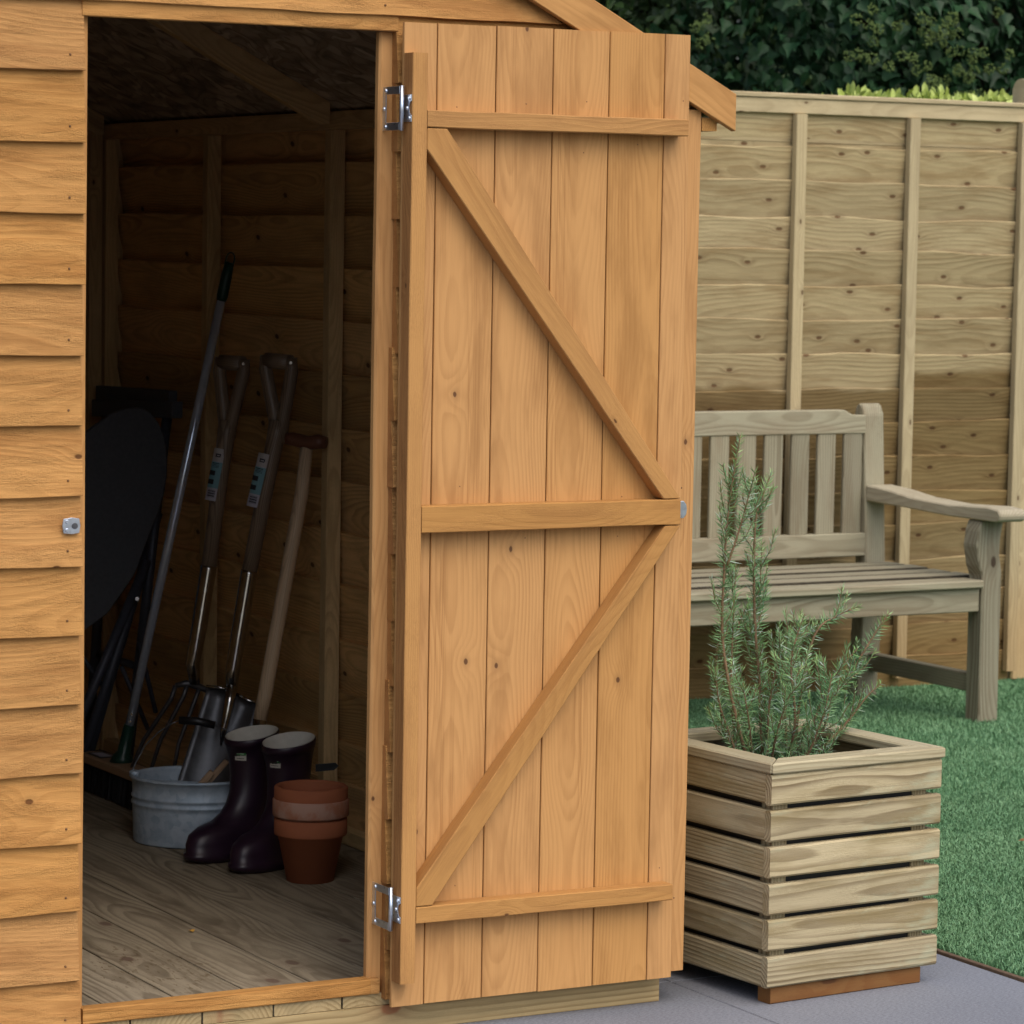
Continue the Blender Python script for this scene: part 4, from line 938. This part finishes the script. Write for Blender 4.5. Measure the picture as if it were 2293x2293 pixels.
# liner and compost
li, lo_ = .038, PS - .038
polyboard('liner', [RP @ V((T_ + .004, T_ + .004, .385)), RP @ V((PS - T_ - .004, T_ + .004, .385)), RP @ V((PS - T_ - .004, PS - T_ - .004, .385)), RP @ V((T_ + .004, PS - T_ - .004, .385))], (0, 0, -.34), X, M['black_plastic'], planter, 0)
sv_, sf_ = [], []
g = 26
for i in range(g + 1):
    for j in range(g + 1):
        x = .024 + (PS - .048) * i / g; y = .024 + (PS - .048) * j / g
        sv_.append(RP @ V((x, y, .404 + .010 * noise.noise(V((x * 18, y * 18, 0))) + .004 * noise.noise(V((x * 70, y * 70, 4))))))
for i in range(g):
    for j in range(g): q = i * (g + 1) + j; sf_.append((q, q + g + 1, q + g + 2, q + 1))
link('compost', mesh('compost', sv_, sf_, M['soil'], True), None, kind='stuff', label='dark compost filling the slatted planter', category='compost')

# ------------------------------------------------------------------ rosemary
ros = thing('rosemary', 'upright rosemary bush with needle leaves growing in the planter', 'shrub', (1.50, .12, .40))
nv_, nf_, nm_i = [], [], []
def needle(p, d, L, W, kind):
    d = d.normalized(); s = d.cross(V((random.uniform(-1, 1), random.uniform(-1, 1), random.uniform(-1, 1)))).normalized() * W
    bend = V((0, 0, 1)) * L * random.uniform(-.05, .22) + s * random.uniform(-2, 2)
    q = len(nv_); m_ = p + d * L * .5 + bend * .25; e = p + d * L + bend
    nv_.extend([p - s * .35, p + s * .35, m_ + s * .5, m_ - s * .5, e])
    nf_.append((q, q + 1, q + 2, q + 3)); nf_.append((q + 3, q + 2, q + 4)); nm_i.extend([kind, kind])
def stem(pts, r0, dens=1.0, side=0, leafy=.0, nl=.026):
    pts = [V(p) for p in pts]
    # smooth resample
    out_ = []
    for i in range(len(pts) - 1):
        p0, p1, p2, p3 = pts[max(i - 1, 0)], pts[i], pts[i + 1], pts[min(i + 2, len(pts) - 1)]
        for t in [q / 6 for q in range(6)]:
            out_.append(.5 * ((2 * p1) + (p2 - p0) * t + (2 * p0 - 5 * p1 + 4 * p2 - p3) * t * t + (3 * p1 - p0 - 3 * p2 + p3) * t ** 3))
    out_.append(pts[-1])
    n = len(out_)
    tube('stem', out_, [r0 * (1 - .75 * i / (n - 1)) for i in range(n)], M['rosemary_stem'], ros, 6)
    Ltot = sum((out_[i + 1] - out_[i]).length for i in range(n - 1)); acc = 0; a = random.uniform(0, 6)
    for i in range(n - 1):
        seg_ = out_[i + 1] - out_[i]; sl_n = seg_.length; k = 0
        m = max(1, int(sl_n / .0053 * dens))
        ax = seg_.normalized(); u = ax.cross(V((1, .3, .1))).normalized(); v_ = ax.cross(u)
        for q in range(m):
            t = (acc + sl_n * q / m) / Ltot
            if t < leafy: continue
            for h_ in range(5 if t > .5 else 4):
                a += 1.57 + random.uniform(-.3, .3)
                rad = u * math.cos(a) + v_ * math.sin(a)
                sp = .98 - .50 * max(0, (t - .8) / .2) + random.uniform(-.25, .25)
                d = ax * (1 - sp * .75) + rad * sp
                L = nl * random.uniform(.65, 1.15) * (1 - .35 * max(0, (t - .85) / .15))
                kind = 1 if (t > .9 and random.random() < .7) or random.random() < .08 else (2 if random.random() < .16 else 0)
                needle(out_[i].lerp(out_[i + 1], q / m), d, L, random.uniform(.0013, .0020), kind)
        acc += sl_n
        # short side shoots
        if side and random.random() < side and acc / Ltot > max(leafy, .10) and acc / Ltot < .9:
            b = random.uniform(0, 6.28); rad = u * math.cos(b) + v_ * math.sin(b); q0 = out_[i + 1]
            Ls = random.uniform(.035, .085); d = (ax * .8 + rad * .7 + Z * .3).normalized()
            sub(q0, d, Ls, nl * .85)
def sub(q0, d, Ls, nl):
    q1 = q0 + d * Ls * .5; q2 = q0 + (d + Z * .35).normalized() * Ls
    prev = q0; a = random.uniform(0, 6)
    m = int(Ls / .0050); dv = (q2 - q0).normalized(); u = dv.cross(V((1, .2, .3))).normalized(); v_ = dv.cross(u)
    for q in range(m):
        t = q / m; p = q0.lerp(q1, t * 2) if t < .5 else q1.lerp(q2, t * 2 - 1)
        for h_ in range(3):
            a += 2.1 + random.uniform(-.4, .4)
            rad = u * math.cos(a) + v_ * math.sin(a); sp = .75 - .4 * t
            needle(p, dv * (1 - sp * .7) + rad * sp, nl * random.uniform(.6, 1.1) * (1 - .3 * t), random.uniform(.0014, .0021), 1 if t > .75 and random.random() < .5 else (2 if random.random() < .15 else 0))
    tw_.extend([q0, q1, q2])
tw_ = []
y0 = .14
def pp(x, z, y=None): return (x, (.14 if y is None else y), z)
stem([pp(1.43, .40, .12), pp(1.395, .50, .12), pp(1.372, .65), pp(1.372, .80), pp(1.380, .92), pp(1.402, 1.050)], .0045, 1.1, .75, .02)
stem([pp(1.372, .80, .13), pp(1.395, .88, .12), pp(1.412, .985, .10)], .003, 1.1, .35, .0)
stem([pp(1.50, .40, .15), pp(1.478, .52, .16), pp(1.450, .70, .15), pp(1.440, .87), pp(1.452, .92), pp(1.476, .978)], .0045, 1.1, .75, .02)
stem([pp(1.455, .86, .15), pp(1.425, .92, .16), pp(1.436, .95, .17)], .0025, 1, 0, 0, .022)
stem([pp(1.50, .41, .10), pp(1.490, .50, .06), pp(1.478, .62, .06), pp(1.500, .71, .05)], .004, 1, .5, .05)
stem([pp(1.53, .41, .12), pp(1.525, .52, .10), pp(1.550, .66, .09), pp(1.60, .70, .08), pp(1.640, .716, .07)], .004, 1, .4, .1)
stem([pp(1.55, .41, .20), pp(1.560, .54, .20), pp(1.595, .64, .20), pp(1.638, .668, .19)], .004, 1, .4, .1)
stem([pp(1.56, .41, .12), pp(1.58, .50, .12), pp(1.62, .58, .11), pp(1.660, .630, .10)], .004, 1, .3, .1)
stem([pp(1.58, .41, .16), pp(1.625, .49, .16), pp(1.685, .58, .15), pp(1.728, .65, .14), pp(1.754, .692, .13)], .0042, 1.15, .25, .08, .024)
stem([pp(1.60, .42, .14), pp(1.655, .475, .13), pp(1.70, .530, .12), pp(1.727, .556, .11)], .0035, 1.1, .2, .05, .022)
stem([pp(1.42, .41, .16), pp(1.405, .52, .20), pp(1.41, .62, .22), pp(1.43, .70, .22)], .0035, 1, .5, .1)
stem([pp(1.42, .42, .10), pp(1.385, .50, .06), pp(1.355, .585, .04)], .003, 1, .4, .1)
stem([pp(1.47, .42, .18), pp(1.45, .55, .22), pp(1.47, .66, .24), pp(1.50, .72, .24)], .0035, 1, .4, .1)
stem([pp(1.45, .42, .08), pp(1.43, .49, .03), pp(1.435, .56, .0), pp(1.455, .62, -.01)], .003, 1, .5, .1)
stem([pp(1.52, .42, .08), pp(1.54, .48, .04), pp(1.56, .55, .03), pp(1.60, .60, .02)], .003, 1, .4, .1)
stem([pp(1.40, .42, .12), pp(1.385, .46, .12), pp(1.368, .53, .14), pp(1.362, .60, .15)], .003, 1, .4, .1)
stem([pp(1.47, .42, .12), pp(1.462, .52, .11), pp(1.470, .60, .10), pp(1.482, .665, .10)], .003, 1, .6, .05)
stem([pp(1.54, .42, .16), pp(1.540, .52, .17), pp(1.555, .61, .18)], .003, 1, .6, .05)
stem([pp(1.50, .42, .04), pp(1.515, .52, .0), pp(1.525, .60, -.01)], .003, 1, .6, .05)
stem([pp(1.41, .42, .14), pp(1.400, .56, .15), pp(1.402, .70, .15), pp(1.405, .80, .15)], .003, 1, .6, .1)
stem([pp(1.47, .42, .14), pp(1.470, .56, .16), pp(1.468, .72, .16), pp(1.470, .84, .16)], .003, 1, .6, .1)
for i in range(42):
    a = random.uniform(0, 6.28); r_ = random.uniform(.01, .11)
    b = V((1.50 + r_ * math.cos(a), .12 + r_ * math.sin(a) * .9, .405)); d = V((random.uniform(-.8, .8), random.uniform(-.8, .8), random.uniform(.5, 1.2))).normalized()
    sub(b, d, random.uniform(.05, .11), .024)
me = mesh('needles', nv_, nf_)
for m_ in ('rosemary_leaf', 'rosemary_tip', 'rosemary_under'): me.materials.append(M[m_])
me.polygons.foreach_set('material_index', nm_i[:len(me.polygons)])
link('needles', me, ros, kind='stuff')
# twigs of the side shoots
tv, tf = [], []
for i in range(0, len(tw_), 3):
    for a, b in ((tw_[i], tw_[i + 1]), (tw_[i + 1], tw_[i + 2])):
        d = (b - a).normalized(); u = d.cross(V((.3, 1, .2))).normalized() * .0009; v_ = d.cross(u); q = len(tv)
        tv += [a + u, a - u * .5 + v_, a - u * .5 - v_, b + u, b - u * .5 + v_, b - u * .5 - v_]
        tf += [(q, q + 1, q + 4, q + 3), (q + 1, q + 2, q + 5, q + 4), (q + 2, q, q + 3, q + 5)]
link('twigs', mesh('twigs', tv, tf, M['rosemary_stem']), ros, kind='stuff')

# ------------------------------------------------------------------ trees and hedge behind the fence
def foliage(pts, dirs, size, tmpl, rnd=.5):
    """tmpl: (k,3) leaf verts with faces; returns verts array"""
    cnt = len(pts); t = tmpl[None, :, :] * size[:, None, None]
    # frame: leaf tip (y) droops along dirs, normal n
    f = dirs / np.linalg.norm(dirs, axis=1, keepdims=True)
    rndv = rng.normal(size=(cnt, 3)); rndv[:, 2] += 1.2; rndv[:, 1] -= .9; rndv[:, 0] -= .4
    nrm = rndv - (rndv * f).sum(1, keepdims=True) * f; nrm /= np.linalg.norm(nrm, axis=1, keepdims=True)
    s = np.cross(f, nrm)
    return pts[:, None, :] + t[:, :, 0:1] * s[:, None, :] + t[:, :, 1:2] * f[:, None, :] + t[:, :, 2:3] * nrm[:, None, :]
IVY = np.array([.85, 1, 1]) * np.array([(0, -.02, 0), (.30, .02, .10), (.46, .22, .14), (.30, .42, .09), (.16, .60, .05), (0, 1.0, -.05), (-.16, .60, .05), (-.30, .42, .09), (-.46, .22, .14), (-.30, .02, .10), (0, .45, -.02)], float)
IVF = [(10, i, i + 1) for i in range(0, 9)] + [(10, 9, 0)]
OVA = np.array([(0, 0, 0), (.26, .30, .08), (.20, .70, .06), (0, 1, -.04), (-.20, .70, .06), (-.26, .30, .08)], float)
OVF = [(0, 1, 2, 3), (0, 3, 4, 5)]
def crown(name, parent, lo, hi, nclump, per, size, T, F_, mat, droop=1.0, front=True, rad=.22, shape=None, bulge_=.35, **kw):
    vs, tot = [], 0
    cx = rng.uniform(lo[0], hi[0], nclump); cz = rng.uniform(lo[2], hi[2], nclump); cy = lo[1] + (hi[1] - lo[1]) * rng.uniform(0, 1, nclump) ** 1.5
    # surface undulates
    bulge = np.array([noise.noise(V((x * 1.3, z * 1.3, 7))) for x, z in zip(cx, cz)]) * bulge_
    cy = cy + bulge
    for i in range(nclump):
        if shape and not shape(cx[i], cy[i], cz[i]): continue
        r_ = rad * rng.uniform(.6, 1.3)
        u = rng.normal(size=(per, 3)); u /= np.linalg.norm(u, axis=1, keepdims=True)
        u *= rng.uniform(.5, 1.0, (per, 1)) * r_
        p = np.array([cx[i], cy[i], cz[i]]) + u * np.array([1, .8, .8])
        d = u / r_ + np.array([0, -.2, -.9 * droop]) + rng.normal(size=(per, 3)) * .35
        vs.append(foliage(p, d, rng.uniform(.7, 1.3, per) * size, T)); tot += per
    v = np.concatenate(vs).reshape(-1, 3); k = len(T); cnt = len(v) // k
    fl = [f for f in F_]; 
    lt = np.array([len(f) for f in fl], np.int32); idx = np.concatenate([np.array(f, np.int32) for f in fl])
    loops = (np.arange(cnt, dtype=np.int32)[:, None] * k + idx[None, :]).reshape(-1)
    me = bpy.data.meshes.new(name); me.vertices.add(len(v)); me.vertices.foreach_set('co', v.reshape(-1))
    me.loops.add(len(loops)); me.loops.foreach_set('vertex_index', loops)
    tots = np.tile(lt, cnt); starts = np.concatenate([[0], np.cumsum(tots)[:-1]]).astype(np.int32)
    me.polygons.add(len(tots)); me.polygons.foreach_set('loop_start', starts); me.polygons.foreach_set('loop_total', tots)
    me.update(); me.validate(); me.materials.append(mat)
    return link(name, me, parent, **kw)
ivy = thing('ivy_covered_tree', 'dark glossy ivy covered tree with pale green flower heads, over the fence', 'tree', (6.3, 5.6, 0))
tube('trunk', [(6.3, 5.9, 0), (6.25, 5.9, 1.2), (6.35, 5.95, 2.4), (6.3, 6.0, 3.6)], [.17, .14, .11, .06], M['bark'], ivy, 12)
for q in ((5.2, 5.7, 2.6), (7.3, 5.8, 2.8), (5.8, 5.6, 3.3)): tube('limb', [(6.28, 5.92, 1.5), ((6.28 + q[0]) / 2, 5.8, 2.2), q], [.07, .05, .02], M['bark'], ivy, 8)
crown('foliage', ivy, (4.7, 5.10, .9), (7.8, 6.1, 3.9), 760, 36, .060, IVY, IVF, M['ivy'], 1.0, kind='stuff')
tr2 = thing('laurel_tree', 'shaded dull green tree behind the shed roof, left of the ivy', 'tree', (3.9, 6.4, 0))
tube('trunk', [(3.9, 6.6, 0), (3.95, 6.6, 1.5), (3.85, 6.6, 3.4)], [.14, .11, .05], M['bark'], tr2, 12)
for q in ((3.2, 6.3, 2.7), (4.7, 6.4, 2.8)): tube('limb', [(3.93, 6.6, 1.4), ((3.93 + q[0]) / 2, 6.45, 2.1), q], [.06, .04, .02], M['bark'], tr2, 8)
crown('foliage', tr2, (2.6, 6.2, .9), (5.3, 7.2, 4.1), 900, 34, .055, OVA, OVF, M['ivy2'], .6, kind='stuff')
tr3 = thing('background_evergreen', 'deep shadowed evergreen far behind the ivy', 'tree', (6, 8.2, 0))
tube('trunk', [(6, 8.4, 0), (6, 8.4, 2), (6.1, 8.4, 4)], [.2, .16, .08], M['bark'], tr3, 12)
crown('foliage', tr3, (2.0, 7.9, .3), (10.5, 8.9, 4.9), 2600, 24, .12, OVA, OVF, M['ivy2'], .6, rad=.35, kind='stuff')
# ivy flower heads: small globes of knobs
uv, uf = [], []
ico = bmesh.new(); bmesh.ops.create_icosphere(ico, subdivisions=1, radius=1); iv = np.array([v.co[:] for v in ico.verts]); iF = [tuple(v.index for v in f.verts) for f in ico.faces]; ico.free()
heads = []
for i in range(110):
    x = random.uniform(4.3, 7.4); z = random.uniform(1.75, 2.9)
    if random.random() < .45: x = random.uniform(4.9, 5.6); z = random.uniform(1.8, 2.25)
    heads.append((x, 4.93 + .35 * noise.noise(V((x * 1.3, z * 1.3, 7))) + random.uniform(-.06, .08), z))
for h_ in heads:
    for c_ in range(random.choice((1, 2, 3))):
        hc_ = V(h_) + V((random.uniform(-.05, .05), random.uniform(-.03, .03), random.uniform(-.04, .04)))
        for k in range(26):
            d = V((random.gauss(0, 1), random.gauss(0, 1), random.gauss(0, 1))).normalized() * random.uniform(.016, .022); q = len(uv)
            uv.extend([tuple(hc_ + d + V(tuple(a)) * .0042) for a in iv]); uf.extend([tuple(q + i for i in f) for f in iF])
link('flower_heads', mesh('flower_heads', uv, uf, M['umbel']), ivy, kind='stuff')
hedge = thing('clipped_hedge', 'bright yellow green hedge top showing just above the fence', 'hedge', (4.6, 3.85, 0))
for xx in (4.1, 4.6, 5.1): tube('stem', [(xx, 3.86, 0), (xx, 3.86, 1.7)], .02, M['bark'], hedge, 6)
crown('foliage', hedge, (4.09, 3.68, 1.55), (5.6, 3.86, 1.872), 1700, 16, .036, OVA, OVF, M['laurel'], -.6, rad=.05, bulge_=0, kind='stuff')
crown('inner_foliage', hedge, (4.07, 3.70, .2), (5.6, 3.90, 1.5), 260, 20, .05, OVA, OVF, M['laurel'], -.5, rad=.10, bulge_=0, kind='stuff')
